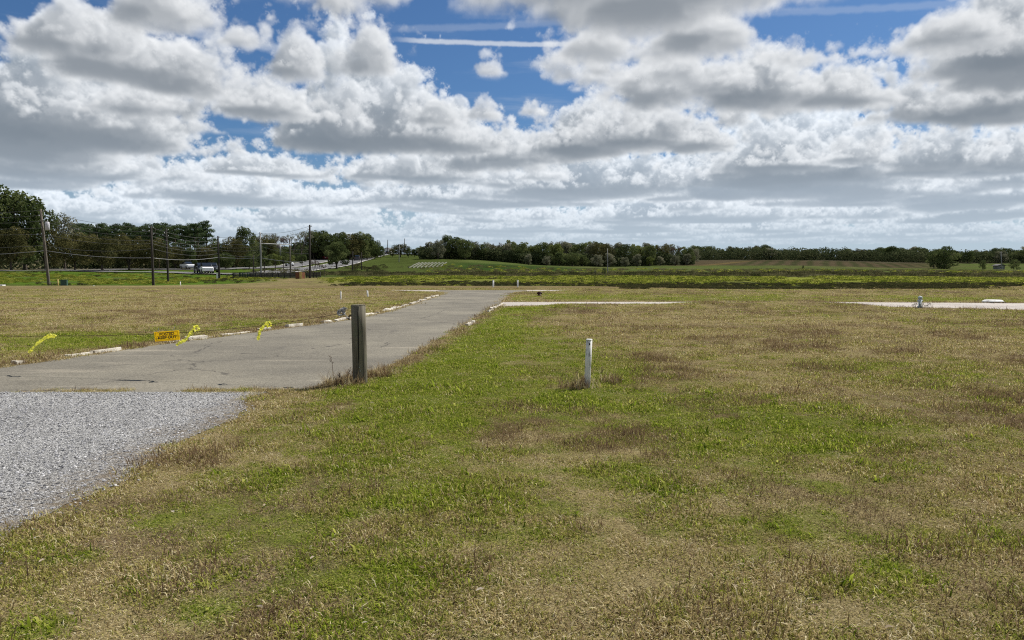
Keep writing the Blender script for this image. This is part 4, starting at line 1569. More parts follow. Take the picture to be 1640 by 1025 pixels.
# ================================================================== posts, cable, sign and tape in front
M_POST, B, out = newmat('weathered_timber')
co = obj_co(B)
g1 = B.noise(B.vmath('MULTIPLY', co, (26, 26, 1.2)), 1.0, 6.0, .65)
g2 = B.noise(B.vmath('MULTIPLY', co, (60, 60, 2.0)), 1.0, 4.0, .6)
col = B.mix(B.ss(g1, .32, .68), (.075, .065, .048), (.180, .165, .122))
col = B.mix(B.ss(B.noise(co, 7.0, 5.0, .6), .52, .70, 0, .6), col, (.105, .125, .078))
crk = B.ss(B.noise(B.vmath('MULTIPLY', co, (34, 34, .8)), 1.0, 2.0, .5), .66, .70)
col = B.mix(crk, col, (.02, .018, .014))
surf(B, out, col, .92, bump(B, B.sub(g2, B.mul(crk, .8)), .8, .006), spec=.15)
M_RUST = simple('rusty_iron', (.16, .085, .05), (.06, .04, .03), .8, 20.0, metallic=.4)
M_DARKIRON = simple('dark_iron', (.045, .042, .04), (.02, .02, .02), .6, 20.0, metallic=.6)
M_GALV = simple('galvanised_steel', (.42, .43, .44), (.28, .29, .30), .5, 8.0, metallic=.7)
M_WHITE = simple('white_pvc', (.78, .77, .74), (.50, .49, .46), .45, 9.0, (1, 1, .5), lo=.25, hi=.55, bmp=.05)
M_WHITEWORN, B, out = newmat('worn_white_post')
co = obj_co(B)
d = B.noise(B.vmath('MULTIPLY', co, (9, 9, 3.5)), 2.2, 6.0, .68)
col = B.mix(B.ss(d, .50, .66), (.64, .63, .60), (.18, .165, .145))
col = B.mix(B.ss(B.sep(co)[2], .18, .02, 0, .7), col, (.22, .19, .15))
surf(B, out, col, .7, bump(B, B.noise(co, 60, 4, .6), .35, .004))

x, y = gp(577, 616)
z = gz(x, y)
hp = at(577, 488, y).z - z
post = empty('wooden_post', (x, y, z))
tag(post, 'round weathered timber post with dark face at the lane entrance', 'post')
mb = MB()
rp = 0.100
mb.tube([(0, 0, -.25), (0, 0, 0), (-.004, 0, hp * .35), (-.009, 0, hp * .7), (-.012, 0, hp - .012)], [rp * 1.0, rp, rp * .985, rp * .985, rp * .98], 26, wob=.025)
mb.tube([(-.012, 0, hp - .012), (-.012, 0, hp)], [rp * .98, rp * .90], 26)
mb.build('timber', M_POST, post)
mb = MB()
hk = hp - .165
mb.tube([(-.09, -.01, hk + .02), (-.128, -.012, hk + .02), (-.140, -.012, hk - .004), (-.138, -.012, hk - .045)], .010, 8)
mb.build('hook', M_DARKIRON, post)
for dx, dz in ((.012, .235), (.020, .185)):
    mb = MB()
    mb.tube([(dx, -rp * 1.01, dz), (dx + .004, -rp * 1.09, dz)], [.007, .009], 8)
    mb.build('nail', M_GALV, post)
HOOK = Vector((x - .14, y - .012, z + hk - .03))

# fat white marker post on the right of the lane
x, y = gp(940, 627)
z = gz(x, y)
hw = at(943, 543, y).z - z
wpz = empty('white_post', (x, y, z))
tag(wpz, 'short scuffed white marker post leaning slightly in the near grass', 'post')
mb = MB()
lean = .028 * hw / .7
mb.tube([(0, 0, -.15), (0, 0, 0), (lean * .5, 0, hw * .5), (lean, .004, hw - .014)], .0405, 22)
mb.build('shaft', M_WHITEWORN, wpz)
mb = MB()
mb.tube([(lean, .004, hw - .014), (lean, .004, hw - .004), (lean, .004, hw)], [.0412, .0412, .036], 22)
mb.build('cap', M_WHITE, wpz)
mb = MB()
mb.box((lean - .006, -.047, hw - .075), (lean + .008, -.038, hw - .050))
mb.build('label_clip', M_DARKIRON, wpz)


def smooth_path(pts, k=8):
    pts = [Vector(p) for p in pts]
    out = []
    for i in range(len(pts) - 1):
        p0, p1, p2, p3 = pts[max(i - 1, 0)], pts[i], pts[i + 1], pts[min(i + 2, len(pts) - 1)]
        for j in range(k):
            t = j / k
            out.append(0.5 * ((2 * p1) + (p2 - p0) * t + (2 * p0 - 5 * p1 + 4 * p2 - p3) * t * t + (3 * p1 - p0 - 3 * p2 + p3) * t ** 3))
    out.append(pts[-1])
    return out


CAB = [(490, 511.5, 10.80), (420, 521.5, 10.92), (310, 531.5, 11.12), (200, 536.5, 11.32), (100, 538, 11.52), (0, 538, 11.72), (-120, 533, 12.0), (-260, 520, 12.3)]
cable_pts = [at(552, 501, 10.72)] + [at(*c) for c in CAB]
cable = empty('barrier_cable', cable_pts[0])
tag(cable, 'thin dark wire cable sagging across the lane entrance', 'cable')
inv = Vector(cable_pts[0])
mb = MB()
mb.tube([p - inv for p in smooth_path(cable_pts, 10)], .0038, 6)
mb.build('wire_rope', M_RUST, cable)
mb = MB()
for k in range(5):
    c = Vector((.005 * k - .06, 0, .012 * (k % 2)))
    a0 = k * .7
    loop = [c + Vector((.045 * cos(t), .03 * sin(t + a0), .038 * sin(t))) for t in np.linspace(0, 2 * pi, 15)]
    mb.tube(loop, .0045, 5, False)
mb.tube([(-.02, 0, 0), HOOK - inv], .005, 6)
mb.build('end_loop', M_GALV, cable)
M_PLASTIC = simple('crumpled_plastic', (.62, .61, .60), (.34, .33, .33), .4, 30.0)


def crumple(name, path, width, mat, parent, seed, twist=0.6):
    """Loose plastic tape: a thin ribbon that twists and folds, with thickness."""
    r = random.Random(seed)
    P = smooth_path(path, 7)
    vs, fs = [], []
    th = .0012
    for i, p in enumerate(P):
        d = (P[min(i + 1, len(P) - 1)] - P[max(i - 1, 0)]).normalized()
        a = d.cross(Vector((0, 1, 0))).normalized()
        b = d.cross(a)
        t = twist * math.sin(i * .55 + seed) + r.uniform(-.25, .25)
        s = a * cos(t) + b * sin(t)
        nrm = d.cross(s)
        w = width * (.75 + .5 * r.random()) * (.55 if i in (0, len(P) - 1) else 1)
        fold = nrm * r.uniform(-.012, .012)
        vs += [p - s * w / 2 + nrm * th, p + fold + nrm * th, p + s * w / 2 + nrm * th, p - s * w / 2 - nrm * th, p + fold - nrm * th, p + s * w / 2 - nrm * th]
    for i in range(len(P) - 1):
        o, q = i * 6, i * 6 + 6
        fs += [(o, o + 1, q + 1, q), (o + 1, o + 2, q + 2, q + 1), (o + 3, q + 3, q + 4, o + 4), (o + 4, q + 4, q + 5, o + 5), (o, q, q + 3, o + 3), (o + 2, o + 5, q + 5, q + 2)]
    m_ = MB()
    m_.poly(vs, fs, False)
    return m_.build(name, mat, parent)


bag = empty('plastic_wrap', at(548, 499, 10.70))
tag(bag, 'crumpled clear plastic wrapped round the cable end by the timber post', 'plastic wrap')
crumple('wrap', [(-.055, 0, -.03), (-.02, -.01, .012), (.012, .01, .045), (.035, 0, .02), (.02, -.01, -.01), (-.01, 0, .02)], .045, M_PLASTIC, bag, 4, 1.0)
crumple('loose_end', [(0, 0, .02), (.04, 0, .05), (.075, 0, .035)], .02, M_PLASTIC, bag, 9, .6)

# caution tape tied on the cable
M_TAPE, B, out = newmat('yellow_tape')
co = obj_co(B)
n = B.noise(B.vmath('MULTIPLY', co, (1, 1, 1)), 16.0, 2.0, .5)
col = B.mix(B.ss(n, .66, .70, 0, .8), (.93, .92, .28), (.05, .045, .01))
pr = B.n.new('ShaderNodeBsdfDiffuse')
tr = B.n.new('ShaderNodeBsdfTranslucent')
mx = B.n.new('ShaderNodeMixShader')
mx.inputs[0].default_value = .55
B.l.new(col, pr.inputs[0])
B.l.new(col, tr.inputs[0])
B.l.new(pr.outputs[0], mx.inputs[1])
B.l.new(tr.outputs[0], mx.inputs[2])
B.l.new(mx.outputs[0], out.inputs[0])


def tape(name, pix, D, width, label, seed, knot=None):
    pts = [at(u, v, D) for (u, v) in pix]
    e = empty(name, pts[0])
    tag(e, label, 'caution tape', 'tape streamers on the cable')
    o = Vector(pts[0])
    crumple('streamer', [p - o for p in pts], width, M_TAPE, e, seed)
    k = [at(u, v, D - .012) - o for (u, v) in knot]
    crumple('knot', k, width * .8, M_TAPE, e, seed + 3, 1.3)
    return e


tape('caution_tape', [(88, 537), (76, 540), (64, 547), (54, 556), (46, 565)], 11.5, .045, 'yellow tape streamer blown sideways at the far left of the cable', 3, [(70, 541), (80, 536), (90, 538), (84, 541)])
tape('caution_tape', [(312, 526), (306, 533), (298, 543), (288, 549), (282, 553)], 11.05, .050, 'yellow tape streamer hanging right beside the posted sign', 8, [(308, 526), (315, 522), (318, 528), (311, 530)])
tape('caution_tape', [(428, 518), (422, 523), (417, 529), (415, 536), (413, 545)], 10.85, .042, 'short yellow tape streamer on the cable nearest the timber post', 5, [(424, 518), (431, 515), (434, 521), (428, 523), (430, 517)])

# the posted sign
M_SIGN, B, out = newmat('sign_yellow')
col = B.mix(B.noise(obj_co(B), 9.0, 3.0, .5), (.93, .70, .03), (.95, .76, .06))
df, tl, mx = B.n.new('ShaderNodeBsdfDiffuse'), B.n.new('ShaderNodeBsdfTranslucent'), B.n.new('ShaderNodeMixShader')
B.l.new(col, df.inputs[0])
B.l.new(col, tl.inputs[0])
mx.inputs[0].default_value = .5
B.l.new(df.outputs[0], mx.inputs[1])
B.l.new(tl.outputs[0], mx.inputs[2])
B.l.new(mx.outputs[0], out.inputs[0])
M_INK = simple('sign_ink', (.018, .016, .014), (.03, .026, .02), .6, 10.0, bmp=0)
sp = at(267.5, 538.0, 11.15)
cd = (at(310, 531.5, 11.12) - at(200, 536.5, 11.32))
sign = empty('warning_sign', sp)
sign.rotation_euler = (0, -math.atan2(cd.z, cd.x) - .02, math.atan2(cd.y, cd.x) + .05)
tag(sign, 'small yellow sign reading POSTED KEEP OUT hung on the cable', 'sign')
SW, SH = .395, .142
mb = MB()
mb.box((-SW / 2, -.002, -SH / 2), (SW / 2, .002, SH / 2))
mb.build('plate', M_SIGN, sign)
mb = MB()
bx, bz, t = SW / 2 - .022, SH / 2 - .014, .0035
for lo, hi in (((-bx, 0, -bz), (bx, 0, -bz + t)), ((-bx, 0, bz - t), (bx, 0, bz)), ((-bx, 0, -bz + t), (-bx + t, 0, bz - t)), ((bx - t, 0, -bz + t), (bx, 0, bz - t)), ((-bx + .02, 0, .0015), (bx - .02, 0, .0055))):
    mb.box((lo[0], -.0045, lo[2]), (hi[0], -.0030, hi[2]))
mb.build('border', M_INK, sign)


def lettering(txt, size, width, loc, parent, mat, bold=.012):
    cu = bpy.data.curves.new('lettering', 'FONT')
    cu.body = txt
    cu.size = size
    cu.align_x = 'CENTER'
    cu.align_y = 'CENTER'
    cu.offset = bold * size
    cu.extrude = .0006
    cu.shear = .08
    ob = bpy.data.objects.new('lettering', cu)
    COL.objects.link(ob)
    bpy.context.view_layer.update()
    me = bpy.data.meshes.new_from_object(ob.evaluated_get(bpy.context.evaluated_depsgraph_get()))
    bpy.data.objects.remove(ob)
    w = max(v.co.x for v in me.vertices) - min(v.co.x for v in me.vertices)
    for v in me.vertices:
        v.co = Vector((v.co.x * width / w, -v.co.z, v.co.y))
    me.materials.clear()
    me.materials.append(mat)
    o = link(bpy.data.objects.new('lettering', me), parent)
    o.location = loc
    return o


lettering('POSTED', .055, .235, (0, -.0042, .0285), sign, M_INK, .03)
lettering('KEEP OUT', .055, .300, (0, -.0042, -.0245), sign, M_INK, .03)
for sx_ in (-.13, .12):
    mb = MB()
    mb.tube([(sx_, 0, SH / 2 - .012), (sx_ - .006, -.006, SH / 2 + .012), (sx_ + .004, .004, SH / 2 + .03), (sx_ + .012, 0, SH / 2 + .055)], .0028, 6)
    mb.build('tie', M_PLASTIC, sign)

# ------------------------------------------------------------------ kerbs: broken concrete lengths
M_KERB, B, out = newmat('kerb_concrete')
co = pos(B)
n1 = B.noise(co, 3.0, 6.0, .65)
col = B.mix(B.ss(n1, .36, .62), (.30, .265, .205), (.66, .62, .53))
col = B.mix(B.ss(B.noise(co, 22, 4, .7), .58, .72, 0, .7), col, (.16, .14, .11))
surf(B, out, col, .9, bump(B, B.noise(co, 40, 5, .7), .6, .008))


def kerb(name, edge, y0, y1, skip, label, h=.062, out_=.09):
    e = empty(name, (edge(y0), y0, 0))
    tag(e, label, kind='structure')
    yv = y0
    while yv < y1:
        L = R.uniform(.16, .55) * (1 + .015 * yv)
        a, b = Vector((edge(yv), yv, 0)), Vector((edge(yv + L), yv + L, 0))
        if not skip(yv):
            d = (b - a)
            ln = max(.1, d.length - R.uniform(.02, .10))
            m_ = MB()
            hh = h * R.uniform(.35, 1.1)
            w = .14 * R.uniform(.7, 1.2)
            m_.box((0, -w / 2, -.08), (ln, w / 2, hh))
            m_.v = [(p[0], p[1] * (0.8 if p[2] > 0 else 1), p[2] + (R.uniform(-.03, .012) if p[2] > 0 else 0)) for p in m_.v]
            o = m_.build('kerb_stone', M_KERB, e, .012)
            mid = a + Vector((-d.y, d.x, 0)).normalized() * out_
            o.location = (mid.x - e.location.x, mid.y - e.location.y, gz(mid.x, mid.y) + .005)
            o.rotation_euler = (R.uniform(-.10, .10), R.uniform(-.03, .03), math.atan2(d.y, d.x) + R.uniform(-.12, .12))
        yv += L
    return e


kerb('kerb', lambda q: float(np.interp(q, RL_Y, RL_L)), 10.2, 41, lambda q: (R.random() < (.72 if q < 15.8 else .14)), 'broken whitish concrete kerb along the left side of the lane')
kerb('kerb', lambda q: float(np.interp(q, RD_Y, RD_R)), 26.5, 31.8, lambda q: R.random() < .2, 'short whitish kerb on the right before the side road', .07, -.08)
kerb('kerb', lambda q: float(np.interp(q, RD_Y, RD_R)), 20.5, 21.8, lambda q: False, 'lone whitish kerb fragment on the right of the lane', .06, -.10)
# ------------------------------------------------------------------ small markers about the lot
M_BLUEWHITE = simple('chalky_blue_paint', (.60, .66, .68), (.36, .42, .44), .6, 7.0)
M_RED = simple('dark_red_paint', (.10, .022, .018), (.04, .014, .012), .6, 12.0)
M_GREENBOX = simple('green_enamel', (.045, .10, .075), (.03, .065, .05), .5, 5.0)
M_YEL = simple('cream_enamel', (.62, .47, .16), (.48, .35, .11), .6, 5.0)
M_ORANGE = simple('rust_orange', (.20, .075, .03), (.13, .05, .022), .7, 5.0)


def stake(u, vb, vt, D, w, mat, label, name='marker_stake', group=None, lean=0.0, cap=None):
    p = at(u, vb, D)
    z_ = gz(p.x, D)
    h_ = at(u, vt, D).z - z_
    e = empty(name, (p.x, D, z_))
    tag(e, label, 'stake', group)
    m_ = MB()
    m_.tube([(0, 0, -.2), (0, 0, 0), (lean, 0, h_ - .03)], w / 2, 10)
    m_.build('shaft', mat, e)
    m_ = MB()
    m_.tube([(lean, 0, h_ - .03), (lean, 0, h_ - .008), (lean, 0, h_)], [w * .54, w * .54, w * .42], 10)
    m_.build('cap', cap or mat, e)
    return e


D1 = gp(546, 481)[1]
stake(546, 481, 466, D1, .055, M_WHITE, 'left one of two thin white stakes on the brown lot behind the timber post', group='white stakes on the brown lot')
D2 = gp(588, 477)[1]
stake(589, 477, 465, D2, .085, M_WHITE, 'right and thicker one of two white stakes behind the timber post', group='white stakes on the brown lot', lean=-.02)
stake(790, 457, 448.5, 64, .13, M_WHITE, 'left one of two white stakes before the ditch weeds', group='white stakes at the ditch')
stake(829, 457, 448, 64, .11, M_WHITE, 'right one of two white stakes before the ditch weeds', group='white stakes at the ditch', cap=M_INK)
stake(93, 458, 447, 88, .12, M_YEL, 'pale yellow stake beside the green utility box', group='stakes by the left bank')
stake(150, 460, 457, 84, .14, M_WHITE, 'stubby white stake right of the green utility box', group='stakes by the left bank')
stake(289, 458, 451, 86, .10, M_WHITE, 'short whitish stake near the second pole of the line', group='stakes by the left bank')

# stubby hydrant-like standpipes
def standpipe(u, vb, vt, mat, label, wd, name, D=None):
    xx, yy = gp(u, vb)
    yy = D or yy
    xx = (u - 820) / F_PX * yy
    zz = gz(xx, yy)
    h_ = max(at(u, vt, yy).z - zz, .2)
    e = empty(name, (xx, yy, zz))
    tag(e, label, 'standpipe')
    m_ = MB()
    m_.tube([(0, 0, -.1), (0, 0, 0), (0, 0, h_ * .12), (0, 0, h_ * .13), (0, 0, h_ * .78)], [wd * .62, wd * .62, wd * .62, wd * .42, wd * .40], 14)
    m_.build('barrel', mat, e)
    m_ = MB()
    m_.tube([(0, 0, h_ * .78), (0, 0, h_ * .82), (0, 0, h_ * .92), (0, 0, h_)], [wd * .55, wd * .56, wd * .50, wd * .18], 14)
    m_.build('bonnet', mat, e)
    for s in (-1, 1):
        m_ = MB()
        m_.tube([(s * wd * .3, 0, h_ * .58), (s * wd * .66, 0, h_ * .58)], [wd * .20, wd * .22], 10)
        m_.build('outlet', mat, e)
    return e


standpipe(864, 475, 467, M_RED, 'small dark red hydrant stub in the grass right of the junction', .20, 'hydrant')
sp2 = standpipe(1474, 493, 474, M_BLUEWHITE, 'pale blue-white standpipe in front of the side road with scrub at its foot', .15, 'standpipe')
PLACE_STAND = sp2.location.copy()
# white drain slab on the far kerb
xx, yy = gp(1590, 484.5)
e = empty('drain_slab', (xx, yy, gz(xx, yy)))
tag(e, 'flat white concrete drain slab on the far kerb of the side road', 'drain')
mb = MB()
n8 = 18
vs = []
for zz_, k in ((-.1, 1.0), (.07, 1.0), (.13, .78)):
    vs += [(0.46 * k * cos(t), .32 * k * sin(t), zz_) for t in np.linspace(0, 2 * pi, n8, endpoint=False)]
fs = [(r_ * n8 + i, r_ * n8 + (i + 1) % n8, (r_ + 1) * n8 + (i + 1) % n8, (r_ + 1) * n8 + i) for r_ in range(2) for i in range(n8)] + [tuple(2 * n8 + i for i in range(n8))]
mb.poly(vs, fs)
mb.build('slab', M_WHITE, e)
mb = MB()
mb.box((-.36, -.36, -.06), (.36, -.315, .045))
mb.build('inlet', M_INK, e)
# green box on the left
p = at(103, 458.5, 88)
e = empty('utility_box', (p.x, 88, gz(p.x, 88)), .3)
tag(e, 'small dark green utility box on the bank right of the leaning pole', 'utility box')
mb = MB()
mb.box((-.33, -.30, -.1), (.33, .30, .60))
mb.build('cabinet', M_GREENBOX, e, .02)
mb = MB()
mb.box((-.35, -.32, .602), (.35, .32, .66))
mb.build('lid', M_GREENBOX, e, .015)
p = at(1, 459, 86)
e = empty('concrete_slab', (p.x, 86, gz(p.x, 86)))
tag(e, 'small white slab lying at the left edge before the green bank', 'slab')
mb = MB()
mb.box((-.4, -.3, -.05), (.4, .3, .12))
mb.build('slab', M_WHITE, e, .03)

# dry stalks, seed heads and leaf rosettes round the posts
M_STALK = simple('dry_stalk', (.16, .10, .065), (.085, .055, .038), .9, 10.0, bmp=0)


def stalk(u, v, height, label, seed, D=None):
    r = random.Random(seed)
    xx, yy = gp(u, v)
    e = empty('dead_weed', (xx, yy, gz(xx, yy)))
    tag(e, label, 'weed', 'dead weeds round the posts')
    m_ = MB()
    bend = r.uniform(-.12, .16) * height
    path = [Vector((0, 0, -.02)), Vector((bend * .15, 0, height * .35)), Vector((bend * .5, .01, height * .7)), Vector((bend * 1.4, 0, height))]
    m_.tube(path, [.004, .0035, .003, .0015], 5)
    m_.build('stem', M_STALK, e)
    for i in range(5):
        t = .45 + .1 * i
        p0 = path[1].lerp(path[3], t)
        m_ = MB()
        d_ = Vector((r.uniform(-1, 1), r.uniform(-1, 1), .8)).normalized() * .05
        m_.tube([p0, p0 + d_ * .6, p0 + d_], [.0018, .004, .001], 4)
        m_.build('seed_head', M_STALK, e)


stalk(534, 612, .38, 'tall dead weed stalk left of the timber post', 1)
stalk(556, 616, .20, 'short dead weed close to the left of the timber post', 2)
stalk(545, 619, .17, 'low bent dead weed between the tall stalk and the timber post', 7)
stalk(925, 628, .26, 'dead weed stalk left of the white marker post', 3)
stalk(962, 622, .24, 'dead weed stalk right of the white marker post', 5)
tuftp = []
for (u, v, n_, rad) in ((577, 604, 22, .16), (548, 618, 46, .22), (604, 604, 40, .22), (937, 628, 14, .14), (912, 628, 18, .20), (962, 620, 30, .22)):
    cx_, cy_ = gp(u, v)
    for i in range(n_):
        a_ = R.random() * 6.28
        q_ = rad * math.sqrt(R.random())
        tuftp.append((cx_ + q_ * cos(a_) * 1.4, cy_ + q_ * sin(a_)))
for i in range(12):
    a_ = R.random() * 6.28
    q_ = .45 * R.random()
    tuftp.append((PLACE_STAND.x + q_ * cos(a_), PLACE_STAND.y - .1 + q_ * .5 * sin(a_)))
tx, ty = np.array(tuftp).T
nt = len(tx)
tall = [blade_clump('tall_brown', 90 + k, 14, .05, .10, .24, .004, .45, M_BROWN, .5) for k in range(2)] + [blade_clump('tall_straw', 94 + k, 14, .05, .08, .20, .004, .6, M_STRAW, .7) for k in range(2)]
tall += [leaf_clump('tall_leafy', 97, 60, .09, .16, .016, M_DARKWEED)]
tk = RG.integers(0, 4, nt)
tk[-12:] = RG.choice([4, 0], 12)
ts = 0.7 + .6 * RG.random(nt)
ts[-12:] *= 1.0
tag(scatter('tall_tufts', np.stack([tx, ty, land(tx, ty)], 1), tk, RG.random(nt) * 6.283, np.stack([ts, ts, ts], 1), tall), 'tall dead tufts at the feet of the posts', 'grass', kind='stuff')

# pale dry leaves strewn in the near grass
M_LEAF = foliage_mat('dry_leaf', [(0, (.22, .15, .085)), (.5, (.38, .30, .20)), (1, (.58, .52, .42))], .2, .5)
lf = []
for k in range(3):
    m_ = bpy.data.meshes.new('dry_leaf')
    m_.from_pydata([(-.028, 0, .004), (-.008, -.012, .012), (.012, -.010, .010), (.030, 0, .003), (.012, .010, .013), (-.008, .012, .009), (0, 0, .004)], [], [(0, 1, 6), (1, 2, 6), (2, 3, 6), (3, 4, 6), (4, 5, 6), (5, 0, 6)])
    a = m_.attributes.new('tint', 'FLOAT', 'POINT')
    a.data.foreach_set('value', np.full(7, .3 + .2 * k, np.float32))
    m_.materials.append(M_LEAF)
    lf.append(m_)
n = 90
yy = 3.0 + 9 * RG.random(n) ** 1.3
xx = (RG.random(n) * 2 - 1) * yy * .75
ok = in_road(xx, yy) < -.05
xx, yy = xx[ok], yy[ok]
s = .4 + .5 * RG.random(len(xx))
tag(scatter('dry_leaves', np.stack([xx, yy, land(xx, yy) + .03], 1), RG.integers(0, 3, len(xx)), RG.random(len(xx)) * 6.28, np.stack([s, s, s], 1), lf), 'pale dry leaves strewn in the near grass', 'leaves', kind='stuff')

# ------------------------------------------------------------------ utility poles and lines
M_POLE = simple('pole_timber', (.175, .150, .120), (.085, .072, .058), .9, 2.0, (8, 8, 1), bmp=.3)
M_POLEDK = simple('creosoted_pole', (.050, .043, .036), (.028, .024, .020), .9, 2.0, (8, 8, 1), bmp=.3)
M_PALEPOLE = simple('pale_metal_pole', (.27, .27, .26), (.20, .20, .195), .6, 2.0, metallic=.2)
POLES = [  # base u, base v, top u, top v, depth, radius, material, label
    (79, 458, 65, 335, 90, .17, M_POLE, 'leaning timber utility pole with a pale transformer can'),
    (246, 456, 242, 362, 88, .15, M_POLEDK, 'dark utility pole standing on the bank left of its near twin'),
    (270, 452, 266, 366, 97, .13, M_POLEDK, 'dark utility pole just right of its twin on the bank'),
    (352, 448, 349, 378, 102, .14, M_POLEDK, 'dark utility pole right of the parked-looking pair of cars'),
    (419, 447, 416.5, 372, 105, .13, M_PALEPOLE, 'pale grey pole at the left end of the overhead gantry'),
    (466, 440, 464, 382, 128, .14, M_POLE, 'timber pole at the right end of the overhead gantry'),
    (497, 449.5, 496, 360, 100, .15, M_POLEDK, 'tall thick dark pole at the end of the dark fence'),
    (407, 440, 406, 408, 130, .10, M_POLEDK, 'short dark pole left of the pale gantry pole'),
    (565, 440, 565, 402, 160, .12, M_POLEDK, 'left one of two short poles below the climbing highway'),
    (579.5, 434, 579, 404, 175, .11, M_POLEDK, 'right one of two short poles below the climbing highway'),
    (621, 408, 621, 384, 380, .20, M_POLEDK, 'far utility pole on the skyline at the highway crest'),
    (648, 406, 648, 382, 390, .20, M_POLEDK, 'far utility pole on the skyline above the russet tree'),
    (639.5, 420, 639.5, 392, 250, .13, M_PALEPOLE, 'thin pale pole on the slope below the skyline tree'),
    (973, 440, 973, 398, 118, .07, M_PALEPOLE, 'thin pale pole by the small dark upright bush'),
    (1603, 430, 1603, 403, 255, .16, M_PALEPOLE, 'pale pole before the far wood near the right edge'),
]
TOPS = []
for i, (ub, vb, ut, vt, D, r_, mt, lab) in enumerate(POLES):
    xb = (ub - 820) / F_PX * D
    zb = gz(xb, D)
    top = at(ut, vt, D) - Vector((xb, D, zb))
    e = empty('utility_pole', (xb, D, zb))
    tag(e, lab, 'utility pole')
    m_ = MB()
    m_.tube([top * -.03, Vector((0, 0, 0)), top * .5, top], [r_, r_, r_ * .88, r_ * .7], 10)
    m_.build('shaft', mt, e)
    TOPS.append((Vector((xb, D, zb)), top))
    ins = 3 if i < 7 else 0
    for k in range(ins):
        m_ = MB()
        q = top * (.965 - .055 * k)
        sd = (-1) ** k
        m_.tube([q, q + Vector((sd * (r_ + .12), 0, .02)), q + Vector((sd * (r_ + .12), 0, .14))], [.03, .03, .055], 6)
        m_.build('insulator', M_GALV, e)
    if i == 0:
        q = at(73, 362, D) - Vector((xb, D, zb))
        m_ = MB()
        c = q + Vector((.30, -.16, 0))
        m_.tube([c + Vector((0, 0, -.52)), c + Vector((0, 0, -.48)), c + Vector((0, 0, .40)), c + Vector((0, 0, .48))], [.20, .25, .25, .16], 14)
        can = m_.build('transformer', simple('pale_grey_can', (.56, .55, .58), (.44, .43, .46), .5, 3.0), e)
        m_ = MB()
        m_.tube([c + Vector((.05, 0, .46)), c + Vector((.05, 0, .72))], [.045, .03], 8)
        m_.build('bushing', M_GALV, can)
    if i == 3:
        m_ = MB()
        m_.box((-.32, -.22, -.05), (-.10, -.14, .85))
        m_.build('meter_box', M_WHITE, e)
M_WIRE = simple('line_wire', (.12, .12, .125), (.08, .08, .085), .5, 1.0, bmp=0)
M_WIREB = simple('bright_wire', (.30, .30, .31), (.22, .22, .23), .45, 1.0, metallic=.3, bmp=0)
WIRES = [
    ([(-260, 322, 94), (66, 337, 90), (242, 364, 88), (349, 380, 102), (416.5, 374, 105), (496, 362, 100)], 'topmost'),
    ([(-260, 332, 94), (67, 345, 90), (242, 371, 88), (349, 386, 102), (417, 381, 105), (496, 368, 100)], 'second highest'),
    ([(-260, 340, 94), (68.5, 354, 90), (242.5, 378, 88), (349, 391, 102), (417, 388, 105), (496, 400, 100)], 'third highest'),
    ([(-260, 343, 94), (70, 365, 90), (243, 385, 88), (349.5, 396, 102), (417, 394, 105), (496, 406, 100)], 'middle'),
    ([(-260, 350, 94), (71, 375, 90), (243, 390, 88), (349.5, 400, 102), (417.5, 400, 105)], 'third lowest'),
    ([(-260, 378, 94), (72.5, 393, 90), (243.5, 398, 88), (350, 406, 102), (418, 411, 105)], 'second lowest'),
    ([(-260, 409, 94), (73.5, 401.5, 90), (244, 413, 88), (350.5, 412, 102), (418, 413, 105), (496, 419, 100)], 'lowest and palest'),
]
for (pts, wh) in WIRES:
    P3 = [at(*q) for q in pts]
    e = empty('power_line', P3[0])
    tag(e, wh + ' power line strung between the roadside utility poles', 'power line', 'power lines on the roadside poles')
    for a, b in zip(P3[:-1], P3[1:]):
        sag = min(.035 * (b - a).length, .75) * (.6 if wh.startswith('low') else 1)
        arc = [a.lerp(b, t) - Vector((0, 0, 4 * sag * t * (1 - t))) - P3[0] for t in np.linspace(0, 1, 13)]
        m_ = MB()
        m_.tube(arc, .030 if wh.startswith('low') else .017, 5)
        m_.build('span', M_WIREB if wh.startswith('low') else M_WIRE, e)
# overhead gantry between the pale pole and the timber pole
g0, g1 = at(417.5, 390, 105.4), at(464.5, 392, 127.6)
e = empty('overhead_gantry', (g0.x, g0.y, gz(g0.x, g0.y)))
tag(e, 'pale overhead beam with hanging post between two poles behind the fence', 'gantry')
mb = MB()
mb.tube([g0 - e.location, g1 - e.location], .075, 8)
mb.build('beam', M_PALEPOLE, e)
mid = g0.lerp(g1, .62)
mb = MB()
mb.tube([mid - e.location - Vector((0, 0, .05)), mid - e.location - Vector((0, 0, 1.75))], .11, 8)
mb.build('hanger', M_PALEPOLE, e)

# ------------------------------------------------------------------ dark fence, cabinet
M_FENCE = simple('dark_fence_cloth', (.060, .056, .052), (.036, .034, .033), .9, 1.2, bmp=0)
M_GREENF = simple('dark_green_fence', (.030, .060, .045), (.02, .04, .03), .7, 2.0, bmp=0)


